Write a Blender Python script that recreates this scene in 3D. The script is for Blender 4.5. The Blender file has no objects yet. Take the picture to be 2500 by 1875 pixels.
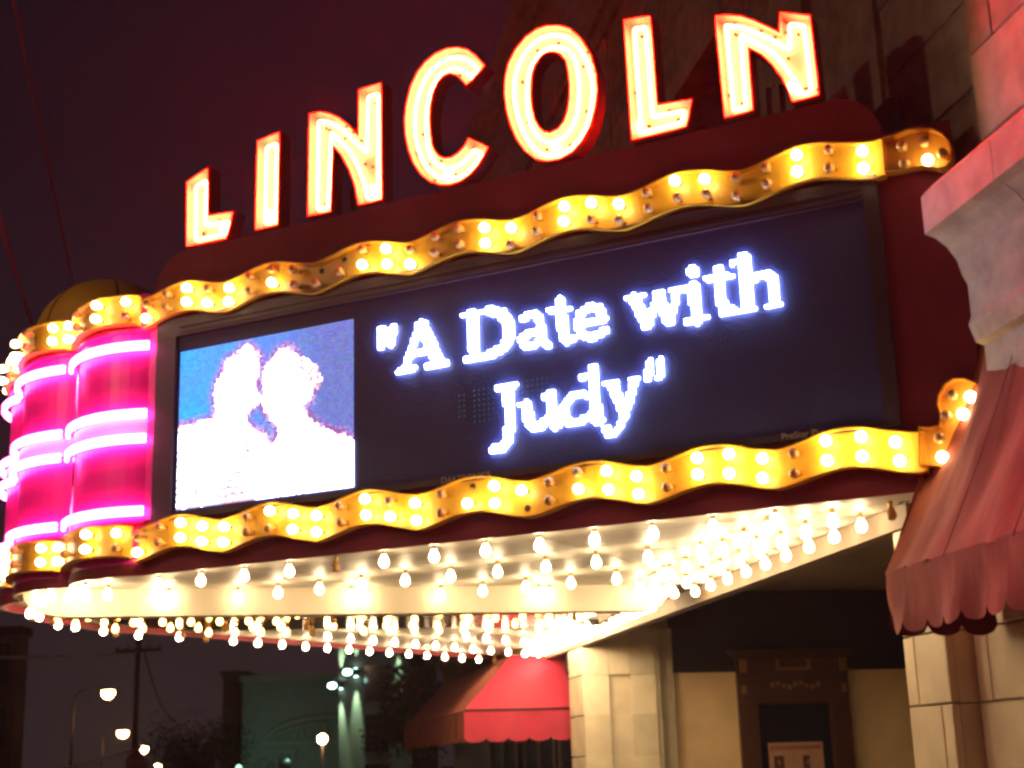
import bpy, bmesh, math, random
from mathutils import Vector, Matrix, noise
from mathutils.geometry import tessellate_polygon
random.seed(7)
R = math.radians
sc = bpy.context.scene
COL = sc.collection

# ------------------------------------------------------------------ camera
FPX, CX, CY = 3513.0, 1250.0, 937.5            # focal length and centre, in pixels of the photograph
EYE = Vector((0, 0, 1.6))
_U = Vector((849 - CX, 12470 + CY, -FPX)).normalized()
_F = Vector((0, 0, -1)); _F = (_F - _F.dot(_U) * _U).normalized()
_R = _F.cross(_U)
CAM = Matrix((_R, _F, _U))                     # camera space -> world
cd = bpy.data.cameras.new('camera'); cam = bpy.data.objects.new('camera', cd); COL.objects.link(cam)
cam.matrix_world = Matrix.Translation(EYE) @ CAM.to_4x4()
cd.sensor_width = 36; cd.lens = FPX / 2500 * 36; cd.clip_end = 2000; cd.clip_start = 0.1
cd.dof.use_dof = True; cd.dof.focus_distance = 10.2; cd.dof.aperture_fstop = 2.2
sc.camera = cam

# ------------------------------------------------------------------ night sky, exposure
w = bpy.data.worlds.new('World'); sc.world = w; w.use_nodes = True
nt = w.node_tree; nt.nodes.clear()
out = nt.nodes.new('ShaderNodeOutputWorld'); bg = nt.nodes.new('ShaderNodeBackground')
tc = nt.nodes.new('ShaderNodeTexCoord'); sp = nt.nodes.new('ShaderNodeSeparateXYZ')
rp = nt.nodes.new('ShaderNodeValToRGB')
nt.links.new(tc.outputs['Generated'], sp.inputs[0]); nt.links.new(sp.outputs['Z'], rp.inputs[0])
nt.links.new(rp.outputs[0], bg.inputs[0]); nt.links.new(bg.outputs[0], out.inputs[0])
rp.color_ramp.elements[0].position = 0.0; rp.color_ramp.elements[0].color = (.026, .016, .017, 1)
rp.color_ramp.elements[1].position = 0.4; rp.color_ramp.elements[1].color = (.0065, .0045, .0085, 1)
e = rp.color_ramp.elements.new(0.16); e.color = (.016, .010, .015, 1)
bg.inputs[1].default_value = 1.0
vs = sc.view_settings
vs.view_transform = 'Standard'; vs.look = 'None'; vs.exposure = 0; vs.gamma = 1; vs.use_curve_mapping = False
sc.cycles.filter_width = 2.9
sc.cycles.use_denoising = True
sc.cycles.max_bounces = 6; sc.cycles.diffuse_bounces = 4; sc.cycles.glossy_bounces = 3
sc.cycles.sample_clamp_indirect = 6
sc.cycles.use_light_tree = True
sc.cycles.caustics_reflective = False; sc.cycles.caustics_refractive = False

# ------------------------------------------------------------------ helpers
def ray(x, y):
    return (CAM @ Vector((x - CX, -(y - CY), -FPX))).normalized()
def hit(x, y, p, n):
    d = ray(x, y); return EYE + d * ((p - EYE).dot(n) / d.dot(n))
def direction(a): return Vector((math.sin(R(a)), math.cos(R(a)), 0))
E2 = direction(-10.57)                          # along the facade, away from the camera
NL = Vector((E2.y, -E2.x, 0))                   # from the street into the building
E1 = direction(-62.87)                          # along the near sign face, from the wall to the street
N1 = Vector((-E1.y, E1.x, 0))                   # out of the near sign face
W0 = Vector((2.89721, 9.00555, 0))              # where the sign face meets the wall
MX = Matrix.Translation(W0) @ Matrix((E1, N1, Vector((0, 0, 1)))).transposed().to_4x4()
BX = Matrix((E2, -NL, Vector((0, 0, 1)))).transposed().to_4x4()     # building frame: x along, y = -lateral
MXi = MX.inverted(); BM = MXi @ BX
def S(x, y, v=0.0):                             # photo point -> (u, z) on the sign face
    q = hit(x, y, W0 + N1 * v, N1); r = q - W0
    return (r.dot(E1), r.z)
def b2m(al, lat):                               # building plan -> marquee plan
    p = BM @ Vector((al, -lat, 0)); return (p.x, p.y)

MATS = {}
def mat(name, base=(.5,.5,.5), rough=.5, metal=0.0, emit=None, estr=0.0, bump=0.0, bscale=20, var=0.0, vscale=4, spec=.5, stretch=(1,1,1), trans=0, alpha=1):
    if name in MATS: return MATS[name]
    m = bpy.data.materials.new(name); m.use_nodes = True
    n = m.node_tree.nodes; l = m.node_tree.links; b = n['Principled BSDF']
    b.inputs['Base Color'].default_value = (*base, 1)
    b.inputs['Roughness'].default_value = rough; b.inputs['Metallic'].default_value = metal
    b.inputs['Specular IOR Level'].default_value = spec
    b.inputs['Transmission Weight'].default_value = trans
    if emit:
        b.inputs['Emission Color'].default_value = (*emit, 1); b.inputs['Emission Strength'].default_value = estr
    if bump or var:
        t = n.new('ShaderNodeTexCoord'); mp = n.new('ShaderNodeMapping'); mp.inputs['Scale'].default_value = stretch
        l.new(t.outputs['Object'], mp.inputs[0])
    if var:
        nz = n.new('ShaderNodeTexNoise'); nz.inputs['Scale'].default_value = vscale; nz.inputs['Detail'].default_value = 6
        l.new(mp.outputs[0], nz.inputs[0])
        oi = n.new('ShaderNodeObjectInfo'); ad = n.new('ShaderNodeMath'); ad.operation = 'MULTIPLY_ADD'
        ad.inputs[1].default_value = .35; l.new(oi.outputs['Random'], ad.inputs[0]); l.new(nz.outputs[0], ad.inputs[2])
        cr = n.new('ShaderNodeValToRGB'); cr.color_ramp.elements[0].position = .35; cr.color_ramp.elements[1].position = .95
        cr.color_ramp.elements[0].color = (*[c * (1 - var) for c in base], 1)
        cr.color_ramp.elements[1].color = (*[min(1, c * (1 + var * .6)) for c in base], 1)
        l.new(ad.outputs[0], cr.inputs[0]); l.new(cr.outputs[0], b.inputs['Base Color'])
    if bump:
        nb = n.new('ShaderNodeTexNoise'); nb.inputs['Scale'].default_value = bscale; nb.inputs['Detail'].default_value = 5
        l.new(mp.outputs[0], nb.inputs[0])
        bp = n.new('ShaderNodeBump'); bp.inputs['Strength'].default_value = bump; bp.inputs['Distance'].default_value = .02
        l.new(nb.outputs[0], bp.inputs['Height']); l.new(bp.outputs[0], b.inputs['Normal'])
    MATS[name] = m; return m

maroon = mat('maroon_enamel', (.19, .020, .036), .6, spec=.2, var=.25, vscale=2, bump=.1, bscale=3)
drum_red = mat('crimson_enamel', (.60, .026, .25), .35, var=.12, vscale=2)
cream_paint = mat('cream_enamel', (.62, .54, .40), .4, var=.08, vscale=3)
yellow = mat('golden_enamel', (.78, .45, .035), .42, var=.30, vscale=7, bump=.12, bscale=9)
amber_en = mat('amber_enamel', (.62, .28, .03), .45, var=.14, vscale=5)
dome_y = mat('ochre_sheet_metal', (.80, .46, .02), .5, var=.15, vscale=3)
channel_in = mat('ivory_enamel', (.78, .76, .60), .5)
channel_out = mat('dark_red_enamel', (.13, .015, .02), .5)
black_pl = mat('blue_glow_louvre', (.026, .036, .15), .55, bump=.3, bscale=60)  # blue glow of the lit words put into the panel colour
frame_bk = mat('dark_frame_paint', (.045, .030, .045), .45, var=.2, vscale=3)
soffit_w = mat('cream_soffit_paint', (.52, .47, .38), .5, var=.15, vscale=3, bump=.05)
mirror = mat('brass_mirror', (.62, .34, .07), .12, 1.0, bump=.05, bscale=2)
brass = mat('brass_socket', (.65, .40, .12), .35, .9)
dark_metal = mat('dark_metal', (.05, .045, .045), .5, .6)
stone = mat('cream_terracotta', (.70, .58, .40), .6, var=.22, vscale=3, bump=.15, bscale=30)
stone_up = mat('grey_limestone', (.44, .36, .28), .85, var=.42, vscale=5, bump=.5, bscale=22)
stucco = mat('cream_plaster', (.90, .62, .34), .8, var=.22, vscale=1.6, bump=.12, bscale=14)
navy = mat('dark_blue_paint', (.010, .013, .030), .55, var=.3, vscale=2)
tanp = mat('tan_ceiling_plaster', (.30, .22, .15), .85, var=.2, vscale=2)
wood = mat('red_brown_carved_wood', (.10, .035, .020), .45, var=.35, vscale=3, stretch=(1, 1, .2), bump=.1)
glass_dk = mat('dark_glass', (.008, .010, .016), .08)
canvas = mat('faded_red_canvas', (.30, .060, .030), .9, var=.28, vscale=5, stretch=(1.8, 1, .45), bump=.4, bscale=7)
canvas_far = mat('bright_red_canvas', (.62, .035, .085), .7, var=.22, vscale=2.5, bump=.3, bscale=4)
canvas_in = mat('shade_dark_canvas', (.13, .012, .03), .9)  # darker copy of the canvas for end valances, shade in the colour
cable_m = mat('red_lit_cable', (.30, .10, .09), .8)  # reddish light put into the cable colour
asphalt = mat('asphalt', (.05, .05, .052), .85, var=.3, vscale=1.5, bump=.3, bscale=40)
paving = mat('pavement_concrete', (.24, .22, .20), .85, var=.2, vscale=1.2, bump=.2, bscale=30)
earth = mat('dark_ground', (.04, .04, .035), .95)
brick_bg = mat('brown_brickwork', (.13, .065, .04), .9, var=.3, vscale=.8)
teal_bg = mat('green_lit_stucco', (.26, .36, .31), .9, var=.25, vscale=.5)  # green lamp light put into the wall colour
pale_tr = mat('pale_stone_trim', (.34, .40, .33), .8)
leaf = mat('dark_leaves', (.045, .07, .03), .8, var=.4, vscale=1.5)
bark = mat('bark', (.06, .045, .03), .9)
pole_m = mat('weathered_pole_wood', (.12, .06, .045), .9)

def emat(name, col, s):
    return mat(name, (.0, .0, .0), 1, emit=col, estr=s, spec=0)
bulb_on = emat('lit_bulb_glass', (1, .73, .38), 25)
bulb_ceil = emat('ceiling_bulb_glass', (1, .74, .42), 60)
bulb_off = mat('unlit_bulb_glass', (.62, .34, .10), .15, spec=.5)
neon_red = emat('red_neon', (1, .0118, .0046), 600)
neon_pink = emat('pink_neon', (1, .085, .36), 32)

def link(name, me, parent=None, mx=None):
    o = bpy.data.objects.new(name, me); COL.objects.link(o)
    if parent: o.parent = parent
    if mx is not None: o.matrix_local = mx
    return o
def mesh(name, verts, faces, mats, idx=None, smooth=False):
    me = bpy.data.meshes.new(name); me.from_pydata([tuple(v) for v in verts], [], faces)
    for m in (mats if isinstance(mats, (list, tuple)) else [mats]): me.materials.append(m)
    if idx: me.polygons.foreach_set('material_index', idx)
    if smooth: me.polygons.foreach_set('use_smooth', [True] * len(me.polygons))
    me.update(); return me
def part(name, verts, faces, mats, parent, idx=None, smooth=False, mx=None):
    return link(name, mesh(name, verts, faces, mats, idx, smooth), parent, mx)
def tag(o, label=None, cat=None, group=None, kind=None):
    if label: o['label'] = label
    if cat: o['category'] = cat
    if group: o['group'] = group
    if kind: o['kind'] = kind
    return o
def empty(name, mx, label, cat, group=None):
    o = bpy.data.objects.new(name, None); COL.objects.link(o); o.matrix_world = mx; o.empty_display_size = .2
    return tag(o, label, cat, group)
def box_vf(x0, x1, y0, y1, z0, z1, b=0):
    V = [(x0,y0,z0),(x1,y0,z0),(x1,y1,z0),(x0,y1,z0),(x0,y0,z1),(x1,y0,z1),(x1,y1,z1),(x0,y1,z1)]
    Fc = [(0,3,2,1),(4,5,6,7),(0,1,5,4),(1,2,6,5),(2,3,7,6),(3,0,4,7)]
    return V, Fc
class MB:
    def __init__(s): s.v = []; s.f = []; s.i = []
    def add(s, V, F_, mi=0):
        k = len(s.v); s.v += [tuple(p) for p in V]; s.f += [tuple(a + k for a in f) for f in F_]; s.i += [mi] * len(F_); return s
    def box(s, x0, x1, y0, y1, z0, z1, mi=0): return s.add(*box_vf(x0, x1, y0, y1, z0, z1), mi)
    def build(s, name, mats, parent=None, smooth=False, mx=None):
        me = mesh(name, s.v, s.f, mats, s.i)
        bm = bmesh.new(); bm.from_mesh(me); bmesh.ops.recalc_face_normals(bm, faces=bm.faces); bm.to_mesh(me); bm.free()
        if smooth: me.polygons.foreach_set('use_smooth', [True] * len(me.polygons))
        return link(name, me, parent, mx)
def prism(poly, z0, z1):                        # plan polygon -> solid
    n = len(poly)
    V = [(x, y, z0) for x, y in poly] + [(x, y, z1) for x, y in poly]
    tri = tessellate_polygon([[Vector((x, y, 0)) for x, y in poly]])
    Fc = [tuple(t) for t in tri] + [tuple(a + n for a in t) for t in tri]
    Fc += [(i, (i + 1) % n, (i + 1) % n + n, i + n) for i in range(n)]
    return V, Fc
def tube_vf(pts, r, seg=8, closed=False):
    V, Fc = [], []; n = len(pts); P = [Vector(p) for p in pts]
    up = Vector((0.13, .31, .94)).normalized(); prevx = None
    for i in range(n):
        a = P[(i - 1) % n] if (closed or i > 0) else P[i]; b = P[(i + 1) % n] if (closed or i < n - 1) else P[i]
        t = (b - a)
        t = t.normalized() if t.length > 1e-9 else Vector((0, 0, 1))
        x = prevx if prevx is not None else (up.cross(t) if up.cross(t).length > .1 else Vector((1, 0, 0)).cross(t))
        x = (x - t * x.dot(t)).normalized(); prevx = x; y = t.cross(x)
        rr = r[i] if isinstance(r, (list, tuple)) else r
        for k in range(seg):
            c = 2 * math.pi * k / seg; V.append(P[i] + (x * math.cos(c) + y * math.sin(c)) * rr)
    m = n if closed else n - 1
    for i in range(m):
        j = (i + 1) % n
        if closed and j == 0:                   # match seam
            best = min(range(seg), key=lambda s_: (V[i * seg] - V[(s_) % seg]).length)
        else: best = 0
        for k in range(seg):
            Fc.append((i * seg + k, i * seg + (k + 1) % seg, j * seg + (k + 1 + best) % seg, j * seg + (k + best) % seg))
    if not closed:
        Fc.append(tuple(range(seg))[::-1]); Fc.append(tuple((n - 1) * seg + k for k in range(seg)))
    return V, Fc
def tube(name, pts, r, m, parent=None, seg=8, closed=False):
    V, Fc = tube_vf(pts, r, seg, closed); return part(name, V, Fc, m, parent, smooth=True)
def lathe_vf(prof, seg=14):
    V = []; Fc = []
    for r, z in prof:
        for k in range(seg): c = 2 * math.pi * k / seg; V.append((r * math.cos(c), r * math.sin(c), z))
    for i in range(len(prof) - 1):
        for k in range(seg): Fc.append((i*seg+k, i*seg+(k+1)%seg, (i+1)*seg+(k+1)%seg, (i+1)*seg+k))
    return V, Fc
def area(p): return sum(p[i][0] * p[(i+1) % len(p)][1] - p[(i+1) % len(p)][0] * p[i][1] for i in range(len(p))) / 2
def inset(poly, d):
    n = len(poly); s = 1 if area(poly) > 0 else -1; outp = []
    for i in range(n):
        a, b, c = Vector(poly[i-1]), Vector(poly[i]), Vector(poly[(i+1) % n])
        d1 = (b - a).normalized(); d2 = (c - b).normalized()
        n1 = Vector((-d1.y, d1.x)) * s; n2 = Vector((-d2.y, d2.x)) * s
        m = n1 + n2
        if m.length < 1e-6: m = n1
        m.normalize(); k = d / max(.42, m.dot(n1)); outp.append(tuple(b + m * k))
    return outp
def soften(poly, step=.05, it=3):
    p = []
    for i in range(len(poly)):
        a, b = Vector(poly[i]), Vector(poly[(i+1) % len(poly)]); k = max(1, int((b - a).length / step))
        for j in range(k): p.append(a.lerp(b, j / k))
    for _ in range(it):
        q = []
        for i in range(len(p)):
            a, b = p[i], p[(i+1) % len(p)]; q += [a.lerp(b, .25), a.lerp(b, .75)]
        p = q
    return [tuple(a) for a in p]
def clip(poly, a, b, c):                        # keep a*x + b*y >= c
    outp = []
    for i in range(len(poly)):
        p, q = poly[i], poly[(i+1) % len(poly)]; dp = a*p[0]+b*p[1]-c; dq = a*q[0]+b*q[1]-c
        if dp >= 0: outp.append(p)
        if dp * dq < 0: t = dp / (dp - dq); outp.append((p[0]+(q[0]-p[0])*t, p[1]+(q[1]-p[1])*t))
    return outp
def clip_convex(poly, zone):
    s = 1 if area(zone) > 0 else -1
    for i in range(len(zone)):
        p, q = zone[i], zone[(i+1) % len(zone)]; a, b = -(q[1]-p[1])*s, (q[0]-p[0])*s
        poly = clip(poly, a, b, a*p[0]+b*p[1])
        if len(poly) < 3: return []
    return poly
def inside(pt, poly):
    x, y = pt; c = False
    for i in range(len(poly)):
        (x1, y1), (x2, y2) = poly[i-1], poly[i]
        if (y1 > y) != (y2 > y) and x < (x2-x1)*(y-y1)/(y2-y1)+x1: c = not c
    return c
def segd(p, a, b):
    ax, ay = a; bx, by = b; dx, dy = bx-ax, by-ay; L = dx*dx+dy*dy
    t = 0 if L == 0 else max(0, min(1, ((p[0]-ax)*dx+(p[1]-ay)*dy)/L))
    return math.hypot(p[0]-ax-dx*t, p[1]-ay-dy*t)

# ------------------------------------------------------------------ ground, road, pavement
def slab(name, x0, x1, y0, y1, z0, z1, m, kind='structure'):
    V, Fc = box_vf(x0, x1, y0, y1, z0, z1); o = part(name, V, Fc, m, None); o.matrix_world = BX; tag(o, kind=kind); return o
gd = part('ground', [(-900,-900,-.30),(900,-900,-.30),(900,900,-.30),(-900,900,-.30)], [(0,1,2,3)], earth, None); tag(gd, kind='structure')
slab('road', -60, 260, 3.2, 16, -.29, -.13, asphalt)
pvm = slab('pavement', -30, 120, -9.5, 3.0, -.28, 0, paving)
slab('kerb', -30, 120, 3.004, 3.19, -.285, -.002, mat('kerb_stone', (.3,.29,.27), .8))
slab('far_pavement', -60, 200, 16.01, 20, -.28, 0, paving)

# ------------------------------------------------------------------ theatre building (frame: x along facade, y = -lateral, z)
bld = empty('theater_building', BX, 'cream stone theater building behind the marquee, with cornice, piers and recessed entrance', 'building')
def bbox(name, al0, al1, lat0, lat1, z0, z1, m, parent=bld):
    V, Fc = box_vf(al0, al1, -lat1, -lat0, z0, z1); return part(name, V, Fc, m, parent)
# masses (walls); stone blocks are added in front of them
bbox('wall', -4, 9.54, 4.74, 9.4, 0, 3.9, stone)
bbox('upper_wall', -4, 12.9, 4.76, 9.4, 3.905, 16, stone_up)
bbox('upper_wall', 17.4, 36, 4.76, 12, 3.905, 14.2, stone_up)
bbox('upper_wall', 12.905, 17.395, 4.78, 12, 8.9, 15.2, stone_up)
bbox('upper_wall', 12.905, 17.395, 5.3, 12, 3.905, 8.89, mat('shadow_toned_wall', (.10, .03, .03), .8, var=.3))  # recess built and coloured dark to stand in for the letters' shadow
bbox('ceiling', 9.55, 20.3, 4.76, 12.4, 3.905, 3.995, tanp).location.z = -.01
bbox('entrance_lintel', 9.55, 20.0, 4.52, 4.9, 3.35, 3.88, tanp)
# block helper: blocks share mesh data by size
_blk = {}
def block(al0, al1, lat, z0, z1, m, depth=.05, gap=.007, parent=bld, face='street'):
    a, h = round(al1 - al0, 3), round(z1 - z0, 3); key = (a, h, m.name, face, depth)
    if key not in _blk:
        g = gap; mb = MB(); c = min(.012, depth * .3)
        if face == 'street': mb.box(g, a - g, 0, depth, g, h - g)
        else: mb.box(-depth, 0, -a + g, -g, g, h - g)
        o = mb.build('stone_block', m); me = o.data; COL.objects.unlink(o); bpy.data.objects.remove(o)
        bm = bmesh.new(); bm.from_mesh(me); bmesh.ops.bevel(bm, geom=list(bm.edges), offset=c * .5, segments=1, affect='EDGES'); bm.to_mesh(me); bm.free()
        _blk[key] = me
    o = link('stone_block', _blk[key], parent)
    o.location = (al0, -lat, z0) if face == 'street' else (al0, -lat, z0)
    return o
def courses(al0, al1, z0, z1, h, length, lat, m, depth=.05, off=0):
    z = z0; k = off
    while z < z1 - .05:
        zt = min(z + h, z1); a = al0 - (length / 2 if k % 2 else 0)
        while a < al1 - .02:
            s, t = max(a, al0), min(a + length, al1)
            if t - s > .04: block(s, t, lat, z, zt, m, depth)
            a += length
        z = zt; k += 1
# near pier front (lat 4.5) : al 8.89-9.55, side returns, then wall plane 4.68
for k in range(8): bbox('pier_stone', 8.9, 9.54, 4.56, 4.735, k * .47 + .003, min(3.9, k * .47 + .465), stone)
for k in range(9):
    z0 = k * .47; z1 = min(3.88, z0 + .47)
    if z0 >= 3.8: break
    cut = 9.37 if k % 2 == 0 else 9.05
    block(8.9, cut, 4.56, z0, z1, stone, .06); block(cut, 9.54, 4.56, z0, z1, stone, .06)
courses(3.0, 8.88, 0, 3.29, .47, .95, 4.735, stone, .05)
# recess: far wall facing the camera at al 20, with far pier
bbox('side_wall', 20.05, 20.6, 5.0, 12.4, 0, 3.99, stucco)
wz = 2.735
wl = bbox('wainscot', 20.0, 20.045, 5.86, 12.3, 0, wz, stucco)
bbox('transom_panel', 20.0, 20.04, 5.88, 12.3, wz + .004, 3.89, navy)
bbox('pier', 19.55, 20.4, 4.56, 5.6, 0, 3.34, stone)
for z0, z1 in ((0, .55), (.555, 1.20), (1.205, 1.62), (1.625, 2.16), (2.165, 2.70), (2.705, 3.33)):
    # frontal face of far pier in blocks, panel sunk between stiles
    for la0, la1, pr in ((4.505, 4.86, .0), (4.865, 5.16, -.05), (5.165, 5.52, .0)):
        V, Fc = box_vf(19.49 - pr, 19.548, -la1, -la0, z0, z1)
        if la0 == 4.865 and z1 > 3.0: V, Fc = box_vf(19.49, 19.548, -la1, -la0, z0, z1)
        part('stone_block', V, Fc, stone, bld)
for k, (z0, z1) in enumerate(((0, .55), (.555, 1.20), (1.205, 1.62), (1.625, 2.16), (2.165, 2.70), (2.705, 3.33))):
    block(19.49, 20.4, 4.553, z0, z1, stone, .053)
bbox('pier', 19.8, 20.4, 5.605, 5.865, 0, 3.34, stone)
# facade beyond the far pier
bbox('shop_wall', 20.41, 36, 4.76, 9, 2.9, 3.9, brick_bg)
bbox('shop_front', 20.41, 36, 5.0, 9, 0, 2.9, mat('dark_shopfront_paint', (.022, .018, .02), .5))
for a0, a1 in ((20.8, 23.2), (23.6, 26.2), (27, 30)):
    p_ = bbox('shop_window', a0, a1, 4.94, 4.99, .5, 2.3, glass_dk)
    for q in (a0, (a0 + a1) / 2, a1): V, Fc = box_vf(q - .04, q + .04, -4.935, -4.90, .4, 2.4); part('mullion', V, Fc, mat('grey_alu', (.25, .24, .23), .4), p_)
# upper stone courses
courses(5.0, 8.06, 5.45, 9.2, .62, 1.1, 4.755, stone_up, .075)
courses(8.08, 9.40, 5.9, 9.2, .62, 1.3, 4.755, stone_up, .025, 1)
for a0, a1, lt in ((9.42, 10.0, 4.70), (10.06, 10.62, 4.74), (10.68, 11.40, 4.66)):
    bbox('pilaster', a0, a1, lt, 4.755, 5.5, 12, stone_up)
courses(11.5, 12.85, 6.0, 12, .8, 1.35, 4.755, stone_up, .03)
courses(12.95, 17.35, 9.0, 14.4, .85, 1.5, 4.775, stone_up, .04)
courses(17.5, 35.5, 6.1, 14.1, .85, 1.6, 4.755, stone_up, .04)
# string courses and eaves
for z0, z1, lt, a0, a1 in ((14.2, 14.7, 4.45, 17.0, 36.2), (13.9, 14.195, 4.6, 17.0, 36.1), (11.5, 11.75, 4.58, 12.9, 35.9), (11.25, 11.495, 4.66, 12.9, 35.8), (8.78, 8.98, 4.62, 12.8, 35.8)):
    bbox('string_course', a0, a1, lt, 4.90 if z0 > 12 else 4.77, z0, z1, stone_up)
bbox('dark_notch', 9.12, 9.55, 4.60, 4.70, 5.72, 6.28, dark_metal)
# near cornice: moulded profile running towards the camera, in stones
prof = [(4.20,4.77),(4.20,5.02),(4.235,5.06),(4.30,5.12),(4.75,5.16),(4.75,3.60),(4.52,3.60),(4.52,4.04),(4.465,4.06),(4.43,4.17),(4.455,4.23),(4.455,4.44),(4.425,4.50),(4.40,4.60),(4.34,4.69),(4.27,4.745)]
al = 8.02; lens = [.9, 1.0, 1.0, 1.0, 1.0, 1.0]
for Ln in lens:
    V, Fc = prism([(a, b) for a, b in prof], 0, 1)
    V = [(al - .004 - z * (Ln - .008), -x, y) for x, y, z in V]
    mb = MB(); mb.add(V, Fc); mb.build('cornice_block', stone_up, bld); al -= Ln
# door with carved casing in the recess wall
door = bbox('entrance_door', 19.93, 19.995, 6.86, 8.44, 0, 2.86, wood)
def dpart(name, lat0, lat1, z0, z1, out_, m=wood, parent=door):
    V, Fc = box_vf(19.93 - out_, 19.929, -lat1, -lat0, z0, z1); return part(name, V, Fc, m, parent)
dpart('jamb', 6.82, 7.10, 0, 2.30, .07); dpart('jamb', 8.20, 8.48, 0, 2.30, .07)
dpart('header', 6.82, 8.48, 2.304, 2.90, .08)
dpart('glass', 7.13, 8.17, .1, 2.27, .01, glass_dk)
for i, (e_, z0, z1) in enumerate(((0, 2.905, 2.93), (.03, 2.933, 2.965), (.07, 2.968, 3.0), (.10, 3.003, 3.03))):
    dpart('cornice_moulding', 6.80 - e_, 8.50 + e_, z0, z1, .11 + e_)
for la in (6.86, 8.36): dpart('bracket', la, la + .09, 2.72, 2.90, .14, mat('worn_gilt_wood', (.26, .12, .05), .5)); dpart('rosette', la + .01, la + .08, 2.42, 2.54, .10, MATS['worn_gilt_wood'])
dpart('carved_shelf', 7.42, 7.90, 2.74, 2.78, .12, MATS['worn_gilt_wood'])
for la in (7.40, 7.86): dpart('carved_post', la, la + .05, 2.76, 2.89, .11, MATS['worn_gilt_wood'])
for k in range(9):
    la = 7.30 + k * .085; dpart('carved_leaf', la, la + .06, 2.50 + .03 * math.sin(k * 1.6), 2.56 + .03 * math.sin(k * 1.6 + .4), .095, MATS['worn_gilt_wood'])
for z0, z1, o_ in ((2.36, 2.385, .10), (2.62, 2.64, .10)): dpart('moulding', 6.86, 8.44, z0, z1, o_)

# poster in the door glass (flat print)
pst = empty('poster', BX @ Matrix.Translation((19.90, 0, 0)), 'pale pinkish poster with two small portraits behind the dark door glass', 'poster')
def prt(name, la0, la1, z0, z1, off, m):
    V, Fc = box_vf(-off - .003, -off, -la1, -la0, z0, z1); return part(name, V, Fc, m, pst)
prt('sheet', 7.22, 8.03, .95, 1.74, 0, mat('poster_paper', (.50, .27, .17), .7, var=.2, vscale=6))
prt('title_band', 7.25, 8.0, 1.64, 1.70, .004, mat('poster_red_print', (.36, .14, .09), .7, var=.35, vscale=14, stretch=(1, 3, 1)))
for la in (7.29, 7.72):
    ph = prt('portrait', la, la + (.15 if la < 7.5 else .10), 1.38, 1.56, .004, mat('portrait_print', (.09, .03, .025), .6))
    V, Fc = lathe_vf([(0, 0), (.035, 0), (.035, .002)], 12); part('face', [(-.0085 - z, -(la + .075) + x * .8, 1.47 + y * 1.2) for x, y, z in V], Fc, mat('portrait_skin', (.30, .13, .09), .7), ph)

# ------------------------------------------------------------------ marquee
mq = empty('theater_marquee', MX, 'wedge shaped maroon movie marquee with glowing bulb strips, pink neon nose and bulb covered underside', 'marquee')
ZB, ZT = 3.20, 5.76
# plan, in the marquee frame (u, v)
cen, RAD = (15.2, .48), 3.08
def nose(i):                                    # points on the nose arc, i in 0..1
    th = R(-61 + 122 * i); return (cen[0] + RAD * math.sin(th), cen[1] - RAD * math.cos(th))
NL_ = 5
vall = [(6.80, 0.0), (7.84, -.22), b2m(14.35, -2.13), b2m(15.6, -2.22), b2m(16.75, -1.87), b2m(17.9, -1.2)]
lobed = []                                      # (x, y, nx, ny) along the lobed nose
for i in range(NL_):
    a, b = Vector(vall[i]), Vector(vall[i+1]); d = (b - a); L = d.length; t = d / L; nn = Vector((-t.y, t.x))
    cmid = Vector(b2m(*cen))
    if (a - cmid).dot(nn) < 0: nn = -nn
    sag = .24 if i else .185
    rr = (L * L / 4 + sag * sag) / (2 * sag); c = (a + b) / 2 + nn * (sag - rr); h = math.asin(L / 2 / rr)
    for k in range(13):
        if i and k == 0: continue
        f = -h + 2 * h * k / 12; n_ = t * math.sin(f) + nn * math.cos(f); p = c + n_ * rr
        lobed.append((p.x, p.y, n_.x, n_.y, i, k))
farw = b2m(24.2, 4.62)
plan = [(0.0 - .12, 0.0), (6.80, 0.0)] + [(p[0], p[1]) for p in lobed[1:]] + [farw, b2m(8.55, 4.62)]
def ring_wall(poly, z0, z1, mi=0):
    n = len(poly); V = [(x, y, z0) for x, y in poly] + [(x, y, z1) for x, y in poly]
    return V, [(i, (i+1) % n, (i+1) % n + n, i + n) for i in range(n)]
def offset_plan(poly, d): return inset(poly, d)
body = MB(); V, Fc = prism(plan, 3.30, 5.70)
nq = len(plan); fm = []
for f in Fc:
    if len(f) == 4 and 1 <= f[0] < len(lobed) and f[1] == f[0] + 1 and f[2] >= nq: fm.append(1)
    else: fm.append(0)
me = mesh('fascia_body', V, Fc, [maroon, drum_red], fm)
bm = bmesh.new(); bm.from_mesh(me); bmesh.ops.recalc_face_normals(bm, faces=bm.faces); bm.to_mesh(me); bm.free()
link('fascia_body', me, mq)
# bottom skirt lip hanging below the ceiling
sk = MB(); inn = inset(plan, .035)
sk.add(*ring_wall(plan, ZB, 3.299)); sk.add(*ring_wall(inn, ZB, 3.299))
n = len(plan); sk.add([(x, y, ZB) for x, y in plan] + [(x, y, ZB) for x, y in inn], [(i, (i+1) % n, (i+1) % n + n, i + n) for i in range(n)], 1)
sk.build('skirt', [maroon, cream_paint], mq)
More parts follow.
